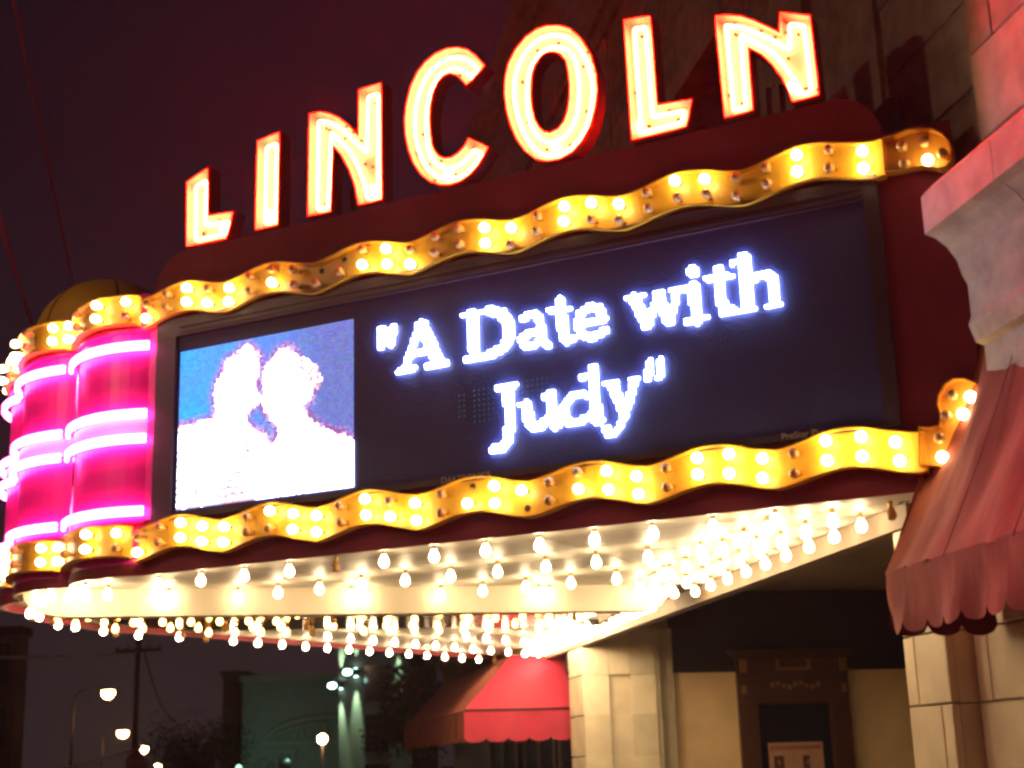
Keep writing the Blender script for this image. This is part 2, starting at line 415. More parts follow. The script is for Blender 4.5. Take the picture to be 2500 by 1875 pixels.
# roof edge
# pediment carrying the letters
pu0, pu1, pz0, pz1, pr = .34, 6.72, 5.60, 6.035, .34
pp = [(pu0, pz0), (pu1 + .06, pz0), (pu1 + .06, pz1 - pr)]
for k in range(9): c = R(90 * k / 8); pp.append((pu1 + .06 - pr + pr * math.cos(c), pz1 - pr + pr * math.sin(c)))
for k in range(9): c = R(90 + 90 * k / 8); pp.append((pu0 + pr + pr * math.cos(c), pz1 - pr + pr * math.sin(c)))
V, Fc = prism(pp, -.42, -.004); V = [(x, z, y) for x, y, z in V]
mb = MB(); mb.add(V, Fc); mb.build('pediment', maroon, mq)
# nose dome
dc = b2m(14.15, -1.42); prof = [(.70 * math.cos(R(a)), .66 * math.sin(R(a))) for a in range(0, 91, 6)]
V, Fc = lathe_vf(prof, 32); dm = part('nose_dome', [(x + dc[0], y + dc[1], z + 5.68) for x, y, z in V], Fc, dome_y, mq, smooth=True)
for aa in (20, 80, 140, 200, 260, 320):
    pts = [(dc[0] + (r + .004) * math.cos(R(aa)), dc[1] + (r + .004) * math.sin(R(aa)), 5.68 + z) for r, z in prof[:-1]]
    tube('seam', pts, .006, mat('dark_seam_paint', (.15, .08, .01), .7), dm, 5)  # dark line along each seam of the dome

# --- bulb mesh
bp_ = [(.0, -.012), (.019, -.012), (.019, .022), (.016, .028)]
gl = [(.016, .028), (.019, .040), (.029, .054), (.0355, .070), (.0375, .085), (.035, .101), (.026, .115), (.013, .122), (.0, .124)]
def bulb_mesh(nm, gm):
    mb = MB(); mb.add(*lathe_vf(bp_, 10), 1); mb.add(*lathe_vf(gl, 12), 0)
    me = mesh(nm, mb.v, mb.f, [gm, brass], mb.i, True); return me
BON = bulb_mesh('bulb', bulb_on); BOFF = bulb_mesh('bulb', bulb_off); BCEIL = bulb_mesh('bulb', bulb_ceil); BAMB = bulb_mesh('bulb', emat('amber_bulb_glass', (1, .58, .13), 24))
HOLE = None
V, Fc = lathe_vf([(.0, .001), (.020, .001), (.023, .006), (.026, .0)], 12); HOLE = mesh('empty_socket', V, Fc, dark_metal)
def bulb(parent, pos, nrm, state):
    z = Vector(nrm).normalized(); x = Vector((0.11, 0, 1)).cross(z) if abs(z.z) < .9 else Vector((1, 0, 0)); x.normalize(); y = z.cross(x)
    mx = Matrix.Translation(Vector(pos)) @ Matrix((x, y, z)).transposed().to_4x4()
    if state == 'A': return link('bulb', BAMB, parent, mx @ Matrix.Scale(.92, 4))
    if state == 'C': return link('bulb', BCEIL, parent, mx)
    if state == 'L': return link('bulb', BON, parent, mx)
    if state == 'D': return link('bulb', BOFF, parent, mx)
    return link('empty_socket', HOLE, parent, mx)

# --- scalloped light strips
HB = .268
def wave(u, ph, per, amp=.042):
    t = ((u - ph) / per) % 1.0
    return amp * (-.72 * math.cos(2 * math.pi * t) + .34 * (2 * abs(math.sin(math.pi * t)) - 1.1))
def strip_mesh(path, h=HB, lip=.085, pan=.03):  # path: (x, y, nx, ny, zc)
    pf = [(0, h/2), (lip, h/2), (lip, h/2-.010), (pan, h/2-.010), (pan, -h/2+.010), (lip, -h/2+.010), (lip, -h/2), (0, -h/2)]
    V = []; Fc = []
    for x, y, nx, ny, zc in path:
        for o_, z in pf: V.append((x + nx * o_, y + ny * o_, zc + z))
    m = len(pf)
    for i in range(len(path) - 1):
        for k in range(m): Fc.append((i*m+k, i*m+(k+1) % m, (i+1)*m+(k+1) % m, (i+1)*m+k))
    Fc.append(tuple(range(m))[::-1]); Fc.append(tuple((len(path)-1)*m+k for k in range(m)))
    return V, Fc
def flat_strip(zc, u1, u0, ph, per, states, ufirst, du, nm):
    path = []; u = u1
    while u > u0: path.append((u, .004, 0, 1, zc + wave(u, ph, per))); u -= .02
    path.append((u0, .004, 0, 1, zc + wave(u0, ph, per)))
    V, Fc = strip_mesh(path); o = MB().add(V, Fc).build('light_strip', yellow, mq)
    for i, st in enumerate(states):
        u = ufirst - i * du
        for r_, s in enumerate(st):
            z = zc + wave(u, ph, per) + (.063 if r_ == 0 else -.063)
            bulb(o, (u, .034, z), (random.gauss(0, .05), 1, random.gauss(-.05, .05)), s)
    return o
UP = ['DL','DD','LL','DL','LL','DD','DL','DD','XD','XD','DL','LL','DL','DD','DD','LL','LD','DD','LL','LD','LD','DD','LD','LD','DD','DD','LL','DD','LL']
LO = ['DL','DD','LL','LL','LL','DD','LD','LL','LL','DD','LL','DL','LL','DD','XL','LL','LX','DD','DL','LL','LL','DD','LL','LL','LL','DD','LL','LL','LL']
ZU, ZL = 5.533, 3.487
per = .2255 * 4
flat_strip(ZU, 6.83, .335, .40, .922, UP, 6.77, .2252, 'upper')
flat_strip(ZL, 6.83, .255, .30, .935, LO, 6.765, .2265, 'lower')
# strips round the lobed nose
def nose_strip(zc, seedn):
    rnd = random.Random(seedn); path = []
    for (x, y, nx, ny, i, k) in lobed:
        if k == 0 and i == 0: continue
        path.append((x, y, nx, ny, zc + .035 * (math.sin(math.pi * k / 12) - .4)))
    V, Fc = strip_mesh(path); o = MB().add(V, Fc).build('light_strip', yellow, mq)
    for (x, y, nx, ny, i, k) in lobed:
        if k in (2, 5, 8, 11) and i < 6:
            for s in (.063, -.063):
                st = {0: ('LD','LL','DD','LL'), 1: ('LL','DD','LL','LL')}.get(i, ('LD','LL','DL','DL'))[(k - 2) // 3][0 if s > 0 else 1]
                bulb(o, (x + nx * .03, y + ny * .03, zc + .035 * (math.sin(math.pi * k / 12) - .4) + s), (nx, ny, 0), st)
nose_strip(ZU, 3); nose_strip(ZL, 5)
# --- rounded strip ends
def tray(nm, outline, m, v0=.002, lip=.10, wall=.010, pan=.03, parent=mq):
    """dish following an outline in (u, z): back, wall ring"""
    s = MB(); n = len(outline); inn = inset(outline, wall)
    s.add([(x, v0, z) for x, z in outline] + [(x, v0 + lip, z) for x, z in outline], [(i, (i+1) % n, (i+1) % n + n, i + n) for i in range(n)])
    s.add([(x, v0 + pan, z) for x, z in inn] + [(x, v0 + lip, z) for x, z in inn], [(i, (i+1) % n, (i+1) % n + n, i + n) for i in range(n)])
    s.add([(x, v0 + lip, z) for x, z in outline] + [(x, v0 + lip, z) for x, z in inn], [(i, (i+1) % n, (i+1) % n + n, i + n) for i in range(n)])
    tri = tessellate_polygon([[Vector((x, z, 0)) for x, z in inn]]); s.add([(x, v0 + pan, z) for x, z in inn], [tuple(t) for t in tri])
    return s.build(nm, m, parent)
z3 = lambda x, y: (1600 + x * .40687, y * .40687)
c3 = lambda x, y: (2000 + x * .45208, 850 + y * .45208)
endp = [(1378,858),(1450,838),(1530,805),(1600,795),(1680,800),(1740,830),(1785,880),(1802,940),(1795,990),(1765,1030),(1720,1042),(1680,1030),(1620,1022),(1560,1032),(1480,1052),(1394,1062)]
en = tray('strip_end', [S(*z3(*p)) for p in endp], amber_en, parent=mq)
for x, y, s in ((1485,885,'D'),(1500,990,'D'),(1620,860,'D'),(1640,968,'L'),(1728,930,'D')): u, z = S(*z3(x, y), v=.09); bulb(en, (u, .034, z), (0, 1, 0), s)
endq = [(552,437),(610,440),(660,430),(668,380),(650,320),(655,270),(690,210),(740,178),(800,178),(860,205),(885,250),(880,300),(850,360),(820,420),(790,480),(760,560),(730,620),(700,655),(640,648),(555,650)]
eq = tray('strip_end', [S(*c3(*p)) for p in endq], amber_en, parent=mq)
for x, y, s in ((722,258,'D'),(822,268,'L'),(690,368,'D'),(780,360,'L'),(655,490,'D'),(670,592,'L')): u, z = S(*c3(x, y), v=.09); bulb(eq, (u, .034, z), (0, 1, 0), s)

# --- pink neon bands on the nose
ZN = [5.20, 4.59, 4.37, 3.74]
bands = MB()
def band(z0, z1, off, m, nm, i0=0, i1=99):
    path = [(x, y, nx, ny) for (x, y, nx, ny, i, k) in lobed if i0 <= i <= i1]
    V = []; Fc = []
    for x, y, nx, ny in path:
        V += [(x + nx*.001, y + ny*.001, z0), (x + nx*off, y + ny*off, z0), (x + nx*off, y + ny*off, z1), (x + nx*.001, y + ny*.001, z1)]
    for i in range(len(path) - 1):
        for k in range(4): Fc.append((i*4+k, i*4+(k+1) % 4, (i+1)*4+(k+1) % 4, (i+1)*4+k))
    return MB().add(V, Fc).build(nm, m, mq)
MB().box(6.64, 6.79, .0, .022, 3.665, 5.375).build('pink_lit_strip', drum_red, mq)  # crimson strip added over the maroon body to imitate pink neon light
band(4.40, 4.56, .02, cream_paint, 'pale_band')
for z in (5.36, 3.66): band(z - .012, z + .012, .03, drum_red, 'rib')
nd = []
for z in ZN:
    for i in range(5):
        L_ = [(x, y, nx, ny) for (x, y, nx, ny, ii, k) in lobed if ii == i and 1 <= k <= 11] if i else [(x, y, nx, ny) for (x, y, nx, ny, ii, k) in lobed if ii == 0 and k >= 0]
        for dz in (-.021, .021):
            tube('neon_tube', [(x + nx*.075, y + ny*.075, z + dz) for x, y, nx, ny in L_], .020, neon_pink, mq, 8)
        for j in (1, -2):
            x, y, nx, ny = L_[j]; V, Fc = tube_vf([(x + nx*.005, y + ny*.005, z), (x + nx*.062, y + ny*.062, z)], .008, 6)
            part('tube_clip', V, Fc, dark_metal, mq)
for i in range(1, 5):                            # bright metal beading in the valleys
    x, y = vall[i]; c = Vector(b2m(*cen)); d = (Vector((x, y)) - c).normalized()
    tube('valley_bead', [(x + d.x*.012, y + d.y*.012, 3.66), (x + d.x*.012, y + d.y*.012, 5.38)], .014, mat('polished_metal', (.8, .8, .8), .15, 1.0), mq, 8)

# --- underside
zone = [b2m(9.05, 4.40), (0.42, -.05), (6.72, -.05)] + [(p[0], p[1]) for p in lobed if p[4] < 3]
def m2b(u, v): p = BM.inverted() @ Vector((u, v, 0)); return (p.x, -p.y)
nearz = [(.3, -.05), (6.75, -.05), b2m(12.95, -1.35), b2m(13.35, -1.62), b2m(13.82, -1.95), b2m(13.82, 4.45), b2m(8.9, 4.45)]
soffit_b = mat('dark_tan_soffit', (.16, .12, .08), .8)  # dark tan base that shows in the gaps between panels
full = inset(plan, .04)
V, Fc = prism(full, 3.272, 3.298); base = MB().add(V, Fc).build('soffit', soffit_b, mq)
vv = -.05; k = 0
while vv > -7:
    wdt = .57; ln = 2.7; u = -3 + (.9 if k % 2 else 0)
    while u < 8:
        rect = [(u + .008, vv - .008), (u + ln - .006, vv - .008), (u + ln - .006, vv - wdt + .008), (u + .008, vv - wdt + .008)]
        c = clip_convex(rect, nearz)
        if len(c) >= 3 and abs(area(c)) > .01:
            V, Fc = prism(c, 3.252, 3.271); MB().add(V, Fc).build('soffit_panel', soffit_w, base)
        u += ln
    vv -= wdt; k += 1
# trim lip along the inside of the skirt
# far side panels
farz = [b2m(18.05, -.9), b2m(18.05, 4.5), b2m(23.9, 4.5), b2m(18.35, -.75)]
farz = [b2m(18.05, -1.0), b2m(18.05, 4.45), b2m(23.7, 4.45)]
ea = b2m(17.9, -1.2); eb = b2m(24.2, 4.62); ft = (Vector(eb) - Vector(ea)).normalized(); fn = Vector((-ft.y, ft.x))
if (Vector(b2m(*cen)) - Vector(ea)).dot(fn) < 0: fn = -fn
for j in range(8):
    for q in range(4):
        a = Vector(ea) + ft * (q * 2.4 + .006) + fn * (j * .57 + .06); b_ = Vector(ea) + ft * (q * 2.4 + 2.394) + fn * (j * .57 + .06)
        rect = [tuple(a), tuple(b_), tuple(b_ + fn * .56), tuple(a + fn * .56)]
        c = clip_convex(rect, farz)
        if len(c) >= 3 and abs(area(c)) > .01: V, Fc = prism(c, 3.252, 3.271); MB().add(V, Fc).build('soffit_panel', soffit_w, base)
# beam across
bv = [b2m(13.86, -2.16), b2m(13.86, 4.02), b2m(14.06, 4.14), b2m(14.10, 4.0), b2m(14.10, -2.1)]
bp2 = [(-2.04 + .42 * (1 - math.cos(R(a))), 3.20 - .20 * math.sin(R(a))) for a in range(0, 91, 15)] + [(3.90, 3.0), (4.02, 3.05), (4.10, 3.16), (4.10, 3.271), (-2.04, 3.271)]
Vb = [(*b2m(13.86, la), z) for la, z in bp2] + [(*b2m(14.14, la), z) for la, z in bp2]; nb = len(bp2)
tb = tessellate_polygon([[Vector((a, b, 0)) for a, b in bp2]])
MB().add(Vb, [tuple(t) for t in tb] + [tuple(q + nb for q in t) for t in tb] + [(i, (i+1) % nb, (i+1) % nb + nb, i + nb) for i in range(nb)]).build('ceiling_beam', cream_paint, mq)
for fa, fl in ((17.3, 4.16), (18.2, 4.22), (19.1, 4.22)):      # shielded flood lamps near the pier
    V, Fc = lathe_vf([(0, .0), (.055, .0), (.075, .10), (.07, .10), (.0, .095)], 14)
    fx, fy = b2m(fa, fl); lo_ = part('flood_lamp', [(x + fx, y + fy, 3.25 - q) for x, y, q in V], Fc, dark_metal, mq)
    V, Fc = lathe_vf([(.068, .10), (.05, .125), (.0, .14)], 14); part('lens', [(x + fx, y + fy, 3.25 - q) for x, y, q in V], Fc, emat('flood_lens', (1, .76, .46), 420), lo_, smooth=True)
MB().add(*prism([b2m(14.165, -1.85), b2m(14.165, 4.0), b2m(18.0, 4.0), b2m(18.0, -.8), b2m(17.0, -1.5), b2m(15.8, -1.95)], 3.235, 3.2715)).build('mirror_ceiling', mirror, mq)
MB().add(*prism([b2m(9.2, 4.46), b2m(9.2, 4.60), b2m(23.6, 4.60), b2m(23.6, 4.46)], 3.09, 3.251)).build('wall_trim', mat('unlit_tan_trim', (.20, .14, .09), .7), mq)  # trim darkened in its colour to look unlit beside the bulbs
# ceiling bulbs
def sb(u, v, z=3.252, st=None):
    st = st or ('L' if random.random() < .93 else 'D')
    bulb(base, (u, v, z - .02), (random.gauss(0, .04), random.gauss(0, .04), -1), 'C' if st == 'L' else st)
cnt = 0
inz = inset(nearz, .08)
for j, (v, u0) in enumerate(((-.28, 1.38), (-1.44, .98), (-2.60, 1.30), (-3.76, 1.1))):
    k = 0
    while u0 + k * .4575 < 7.6:
        u = u0 + k * .4575
        if j == 0 and u > 6.9: break
        al_, la_ = m2b(u, v)
        if inside((u, v), inz) and la_ < 3.9: sb(u, v, st='D' if (j == 0 and k == 8) else None); cnt += 1
        k += 1
for la, n_, a0 in ((4.30, 10, 9.10), (4.0, 9, 9.4), (3.65, 8, 9.75)):
    for k in range(n_): sb(*b2m(a0 + k * .50, la)); cnt += 1
for a_, l_ in ((13.2, -1.42), (13.3, -1.5), (13.5, -1.75), (13.6, -1.6), (13.55, -1.45), (13.7, -1.9), (13.45, -1.25)):
    sb(*b2m(a_, l_), st='L')
for l_ in (-.85, .95, 2.75, 4.0): sb(*b2m(13.66, l_), st='L'); sb(*b2m(13.72, l_ + .12), st='L')
for i_, a_ in enumerate((14.6, 15.25, 15.9, 16.6, 17.3)):
    for k in range(19):
        l_ = (-2.0 if a_ < 16.2 else -1.75) + k * .30 + (.1 * i_)
        if l_ > 3.9: break
        if a_ > 17 and l_ < -.8: continue
        if random.random() < .12: continue
        sb(*b2m(a_ + random.gauss(0, .03), l_), z=3.235, st='A' if random.random() < .9 else 'D'); cnt += 1
for j, off in enumerate((.30, 1.44, 2.58)):
    for k in range(19):
        p = Vector(ea) + ft * (.25 + k * .46) + fn * off; a_, l_ = m2b(p.x, p.y)
        if l_ > 4.2 or a_ < (18.1 if j else 16): continue
        sb(p.x, p.y, st='D' if (j == 0 and k in (1, 15)) else 'L'); cnt += 1
for (x, y, nx, ny, i, k) in lobed:
    if i in (2, 3, 4) and k in (2, 6, 10): sb(x - nx * .28, y - ny * .28, st='L' if (i + k) % 5 else 'D')
for k in range(14): sb(*b2m(17.0 + k * .42, 4.32), st='L')
for k in range(10): sb(*b2m(17.2 + k * .42, 4.05), st='L')
for k in range(8): sb(*b2m(15.0 + k * .25, 4.25), st='L')

# ------------------------------------------------------------------ LED display
led = empty('led_display', MX, 'wide black electronic display showing a blurred couple and white serif words', 'led sign')
LU0, LU1, LZ0, LZ1 = .40, 6.70, 3.64, 5.40
MB().box(LU0, LU1, -.15, .012, LZ0, LZ1).build('cabinet', black_pl, led)
fr = [(LU0, LU1, LZ1 - .16, LZ1), (LU0, LU1, LZ0, LZ0 + .045), (LU0, LU0 + .10, LZ0 + .046, LZ1 - .161), (6.49, LU1, LZ0 + .046, LZ1 - .161)]
for a, b, c, d in fr: MB().box(a, b, .013, .045, c, d).build('frame_rail', frame_bk, led)
for z in (5.265, 5.31): MB().box(.5, 6.45, .0455, .055, z, z + .008).build('ridge', frame_bk, led)
# picture area : coloured LEDs
PIT = .02
z4 = lambda x, y: (350 + x * .33146, 750 + y * .33146)
WH = [(270,885),(380,860),(525,825),(540,760),(530,650),(550,560),(590,480),(605,420),(640,380),(700,345),(740,300),(780,285),(830,320),(872,370),(865,430),(852,560),(850,620),(870,650),(893,640),(895,480),(920,420),(960,395),(1000,330),(1050,300),(1110,310),(1150,370),(1165,450),(1205,540),(1250,560),(1255,620),(1240,690),(1195,712),(1200,770),(1250,840),(1330,890),(1420,930),(1500,940),(1560,990),(1600,1100),(1600,1345),(850,1440),(240,1520),(240,885)]
HR = [(1130,360),(1200,375),(1290,430),(1330,540),(1300,610),(1262,590),(1205,540),(1165,450)]
HR2 = [(640,380),(700,330),(780,270),(840,300),(880,360),(860,390),(800,350),(740,355),(680,390)]
HL = [(870,700),(905,770),(940,820),(1010,900),(985,985),(955,1000),(900,930),(800,880),(765,830),(800,760)]
INK = [(760,900),(800,1000),(790,1100),(740,1330),(830,1420),(540,1460),(520,1400),(600,1250),(680,1100)]
wh = [S(*z4(*p)) for p in WH]; hl = [S(*z4(*p)) for p in HL]; ik = [S(*z4(*p)) for p in INK]; hr = [S(*z4(*p)) for p in HR]; hr2 = [S(*z4(*p)) for p in HR2]
def pd(p, poly): return min(segd(p, poly[i-1], poly[i]) for i in range(len(poly)))
pu0_, pu1_, pz0_, pz1_ = 4.665, 6.463, 3.715, 5.10
pv, pf, pc = [], [], []
nu, nz_ = int((pu1_ - pu0_) / PIT), int((pz1_ - pz0_) / PIT)
rp_ = random.Random(11)
for i in range(nu):
    for j in range(nz_):
        u = pu0_ + (i + .5) * PIT; z = pz0_ + (j + .5) * PIT; t = (u - pu0_) / (pu1_ - pu0_); s = (z - pz0_) / (pz1_ - pz0_)
        iw = inside((u, z), wh) and not inside((u, z), hl); dd = min(pd((u, z), wh), pd((u, z), hl))
        if iw:
            c = (5, 4.8, 6)
            if inside((u, z), ik) and (j % 3 == 0 or rp_.random() < .12): c = (.8, .38, .42)
            if dd < .022 and rp_.random() < .4: c = (1.1, .45, .8)
            if s < .5 and t > .72 and j % 3 == 0 and rp_.random() < .8: c = (.75, .66, .85)
            if s < .12 and rp_.random() < .15: c = (.8, .5, .7)
        else:
            f = max(0, min(1, (t - .15) * 1.3)); g = .5 + .5 * noise.noise(Vector((u * 3, z * 3, 0)))
            a = Vector((.15, .21, .50)).lerp(Vector((.03, .50, 1.50)), f); c = a.lerp(Vector((.25, .18, .75)), g * .4)
            if s < .55 and t > .75: c = Vector(c).lerp(Vector((.45, .1, .5)), .45)
            if dd < .075:
                k_ = 1 - dd / .075; c = Vector(c).lerp(Vector((.50, .05, .20)) if rp_.random() < .6 else Vector((.9, .5, .9)), k_ * .8)
            c = tuple(q * rp_.uniform(.75, 1.2) for q in c)
        if inside((u, z), hr) or inside((u, z), hr2): c = rp_.choice([(3, 2.8, 3), (1.2, .9, 1.1), (.9, .35, .42), (1.6, 1.2, 1.5)])
        r_ = PIT * .38; k = len(pv)
        pv += [(u - r_, .022, z - r_), (u + r_, .022, z - r_), (u + r_, .022, z + r_), (u - r_, .022, z + r_)]; pf.append((k, k+1, k+2, k+3)); pc.append(tuple(c))
pm = bpy.data.materials.new('picture_leds'); pm.use_nodes = True
n = pm.node_tree.nodes; l = pm.node_tree.links; n.clear()
o_ = n.new('ShaderNodeOutputMaterial'); em = n.new('ShaderNodeEmission'); at = n.new('ShaderNodeAttribute'); at.attribute_name = 'tint'
l.new(at.outputs['Color'], em.inputs[0]); l.new(em.outputs[0], o_.inputs[0]); em.inputs[1].default_value = 2.0
me = mesh('picture', pv, pf, pm); ca = me.color_attributes.new('tint', 'FLOAT_COLOR', 'CORNER')
for fi, c in enumerate(pc):
    for q in range(4): ca.data[fi * 4 + q].color = (*c, 1)
link('picture', me, led)
# lettering: LED dots lit inside traced strokes
z5 = lambda x, y: (900 + x * .5425, 550 + y * .5425)
G = [[(30,[(68,468),(62,545)]),(28,[(117,465),(106,540)])],
 [(24,[(238,446),(172,645)]),(48,[(245,450),(322,625)]),(24,[(200,580),(300,565)]),(22,[(143,660),(208,645)]),(22,[(268,637),(358,622)]),(40,[(240,450),(250,470)])],
 [(44,[(472,398),(485,600)]),(22,[(437,406),(560,383)]),(22,[(446,608),(560,585)]),(42,[(555,386),(605,400),(634,445),(638,500),(615,552),(560,582)])],
 [(30,[(700,425),(725,402),(760,405),(778,435),(784,520),(812,545)]),(30,[(772,475),(722,488),(698,515),(705,545),(740,550),(778,520)])],
 [(38,[(868,342),(880,480),(893,522),(920,515)]),(24,[(822,388),(912,380)])],
 [(24,[(950,450),(1065,430)]),(32,[(1062,425),(1045,378),(1005,368),(960,400),(946,450),(965,497),(1010,512),(1070,475)])],
 [(22,[(1172,330),(1236,318)]),(22,[(1296,308),(1322,303)]),(22,[(1374,296),(1408,290)]),(42,[(1200,330),(1258,455)]),(26,[(1262,455),(1305,325)]),(40,[(1308,325),(1358,438)]),(24,[(1362,440),(1393,297)])],
 [(46,[(1464,208),(1467,218)]),(42,[(1465,275),(1483,432)]),(22,[(1430,290),(1470,278)]),(22,[(1438,436),(1530,416)])],
 [(38,[(1578,200),(1592,340),(1607,398),(1642,385)]),(24,[(1528,245),(1633,232)])],
 [(42,[(1692,145),(1712,378)]),(22,[(1642,175),(1690,155)]),(22,[(1668,394),(1740,378)]),(36,[(1712,265),(1755,232),(1795,222),(1822,245),(1832,352)]),(22,[(1804,370),(1855,358)])],
 [(22,[(582,738),(665,722)]),(40,[(632,730),(642,900),(632,968),(600,1010),(572,1010)])],
 [(22,[(684,812),(722,804)]),(40,[(718,808),(725,875),(742,908),(780,903),(820,872)]),(38,[(828,762),(842,900)]),(22,[(796,776),(828,768)]),(22,[(838,914),(862,905)])],
 [(40,[(1012,645),(1034,880)]),(22,[(958,690),(1010,672)]),(32,[(1018,775),(970,762),(920,775),(888,815),(885,862),(910,893),(960,885),(1018,850)]),(22,[(1032,890),(1056,882)])],
 [(22,[(1070,716),(1124,706)]),(22,[(1186,698),(1218,692)]),(42,[(1098,715),(1158,845)]),(28,[(1203,697),(1160,850),(1132,915),(1105,945),(1080,945)]),(36,[(1078,918),(1082,932)])],
 [(28,[(1270,618),(1262,695)]),(26,[(1322,608),(1313,690)])]]
G = [g for gg in G for g in ([[q] for q in gg] if gg in (G[0], G[-1]) else ([gg[:1], gg[1:]] if gg is G[6] else [gg]))]
led_white = emat('white_leds', (.50, .60, 1.0), 42)
PT = .0205
def dot_vf(u, z, r_, v0=.0135, v1=.034):         # a little domed lamp
    return [(u-r_, v0, z-r_), (u+r_, v0, z-r_), (u+r_, v0, z+r_), (u-r_, v0, z+r_), (u-r_*.8, v1, z-r_*.8), (u+r_*.8, v1, z-r_*.8), (u+r_*.8, v1, z+r_*.8), (u-r_*.8, v1, z+r_*.8)], [(4,5,6,7),(0,1,5,4),(1,2,6,5),(2,3,7,6),(3,0,4,7)]
for gi, strokes in enumerate(G):
    st = []
    for wd, pts in strokes:
        q = [S(*z5(*p)) for p in pts]; x, y = pts[0]
        a = S(*z5(x, y - wd/2)); b = S(*z5(x, y + wd/2)); st.append(((a[1] - b[1]) / 2, q))
    us = [p[0] for _, q in st for p in q]; zs = [p[1] for _, q in st for p in q]
    mb = MB(); i0, i1 = int((min(us) - .1) / PT), int((max(us) + .1) / PT); j0, j1 = int((min(zs) - .1) / PT), int((max(zs) + .1) / PT)
    for i in range(i0, i1 + 1):
        for j in range(j0, j1 + 1):
            u, z = (i + .5) * PT, (j + .5) * PT
            # horizontal strokes are thinner on screen: widths were measured vertically, u is stretched by the oblique view
            if any(min(segd((u * .80, z), (q[k][0] * .80, q[k][1]), (q[k+1][0] * .80, q[k+1][1])) for k in range(len(q) - 1)) < r_ * .80 for r_, q in st):
                mb.add(*dot_vf(u, z, PT * .46))
    mb.build('screen_character', led_white, led)
dimled = emat('dim_blue_leds', (.04, .25, .42), .55)
mb = MB()
for x0, x1, y0, y1 in ((395,435,760,860),(470,590,735,870),(690,810,690,760),(530,570,430,520)):
    a = S(*z5(x0, y0)); b = S(*z5(x1, y1)); u = min(a[0], b[0])
    while u < max(a[0], b[0]):
        z = min(a[1], b[1])
        while z < max(a[1], b[1]): mb.add(*dot_vf(u, z, .004, .0135, .02)); z += PT * 2
        u += PT * 2
gh = mb.build('faint_leds', dimled, led); gh['kind'] = 'stuff'
# maker's names printed on the frame
def text_mesh(txt, size, m, nm, parent, mx, ext=.001):
    cu = bpy.data.curves.new(nm, 'FONT'); cu.body = txt; cu.size = size; cu.extrude = ext; cu.align_x = 'LEFT'
    t = bpy.data.objects.new(nm, cu); COL.objects.link(t); bpy.context.view_layer.update()
    me = bpy.data.meshes.new_from_object(t.evaluated_get(bpy.context.evaluated_depsgraph_get())); COL.objects.unlink(t); bpy.data.objects.remove(t)
    me.materials.clear(); me.materials.append(m); return link(nm, me, parent, mx)
tmx = lambda u, z, v: Matrix.Translation((u, v, z)) @ Matrix(((-1, 0, 0), (0, 0, 1), (0, 1, 0))).to_4x4()
silver = mat('pale_print', (.55, .42, .40), .5)
text_mesh('DAKTRONICS', .068, silver, 'maker_name', led, tmx(3.86, 3.645, .048))
text_mesh('ProStar Plus', .062, silver, 'model_name', led, tmx(1.20, 3.645, .048))

# ------------------------------------------------------------------ LINCOLN letters
z6 = lambda x, y: (400 + x * .27125, 300 + y * .27125)
z2 = lambda x, y: (800 + x * .40687, y * .40687)
I_ = lambda x, y: (x, y)
LET = [
 ('L', z6, [(215,535),(420,395),(415,835),(650,795),(580,1050),(210,1130)], None, 'small glowing red and yellow neon letter L at the far left of the marquee sign'),
 ('I', z6, [(850,165),(1060,80),(1045,930),(830,980)], None, 'glowing neon letter I standing between the small L and the first N'),
 ('N', I_, [(757,278),(785,273),(810,278),(832,288),(853,303),(868,319),(877,330),(877,220),(936,201),(938,491),(877,505),(868,455),(853,415),(836,383),(817,360),(813,520),(753,532)], None, 'glowing neon letter N left of the big C, second smallest stem pair'),
 ('C', z2, [(958,398),(900,335),(850,300),(790,285),(720,292),(650,325),(590,375),(540,440),(500,530),(475,630),(465,730),(470,820),(490,910),(520,990),(565,1055),(620,1100),(680,1120),(740,1118),(800,1100),(860,1060),(910,1005),(950,940),(980,885),(850,825),(825,880),(790,920),(750,945),(715,950),(680,938),(655,910),(638,870),(630,800),(625,720),(628,640),(645,560),(670,500),(700,465),(740,450),(775,458),(800,480),(822,505),(837,530)], None, 'tall glowing neon letter C with open right side in the middle of the sign'),
 ('O', z2, [(1390,152),(1460,170),(1530,230),(1590,330),(1622,440),(1630,550),(1618,650),(1590,760),(1540,850),(1480,920),(1400,965),(1320,978),(1250,965),(1190,920),(1140,850),(1100,760),(1075,670),(1063,570),(1065,480),(1085,390),(1130,300),(1190,225),(1260,175),(1320,155)],
   [(1365,322),(1400,335),(1430,375),(1445,440),(1452,520),(1450,600),(1440,670),(1420,730),(1385,775),(1340,797),(1310,790),(1280,765),(1255,720),(1240,660),(1232,590),(1232,520),(1238,450),(1255,395),(1290,345),(1325,325)], 'tall round glowing neon letter O, the largest letter of the sign'),
 ('L', z2, [(1775,120),(1948,95),(1990,630),(2203,592),(2163,770),(1825,855)], None, 'large glowing neon letter L between the O and the last N'),
 ('N', z3, [(355,95),(430,90),(520,97),(600,125),(680,160),(742,190),(742,70),(940,95),(995,580),(820,627),(800,560),(760,480),(700,400),(640,340),(568,300),(598,672),(415,722)], None, 'large glowing neon letter N at the right end of the sign beside the stone wall'),
]
red_rim = bpy.data.materials.new('red_glow_rim'); red_rim.use_nodes = True
n = red_rim.node_tree.nodes; l = red_rim.node_tree.links; n.clear()
o_ = n.new('ShaderNodeOutputMaterial'); mixs = n.new('ShaderNodeMixShader'); tr = n.new('ShaderNodeBsdfTranslucent'); df = n.new('ShaderNodeBsdfDiffuse')
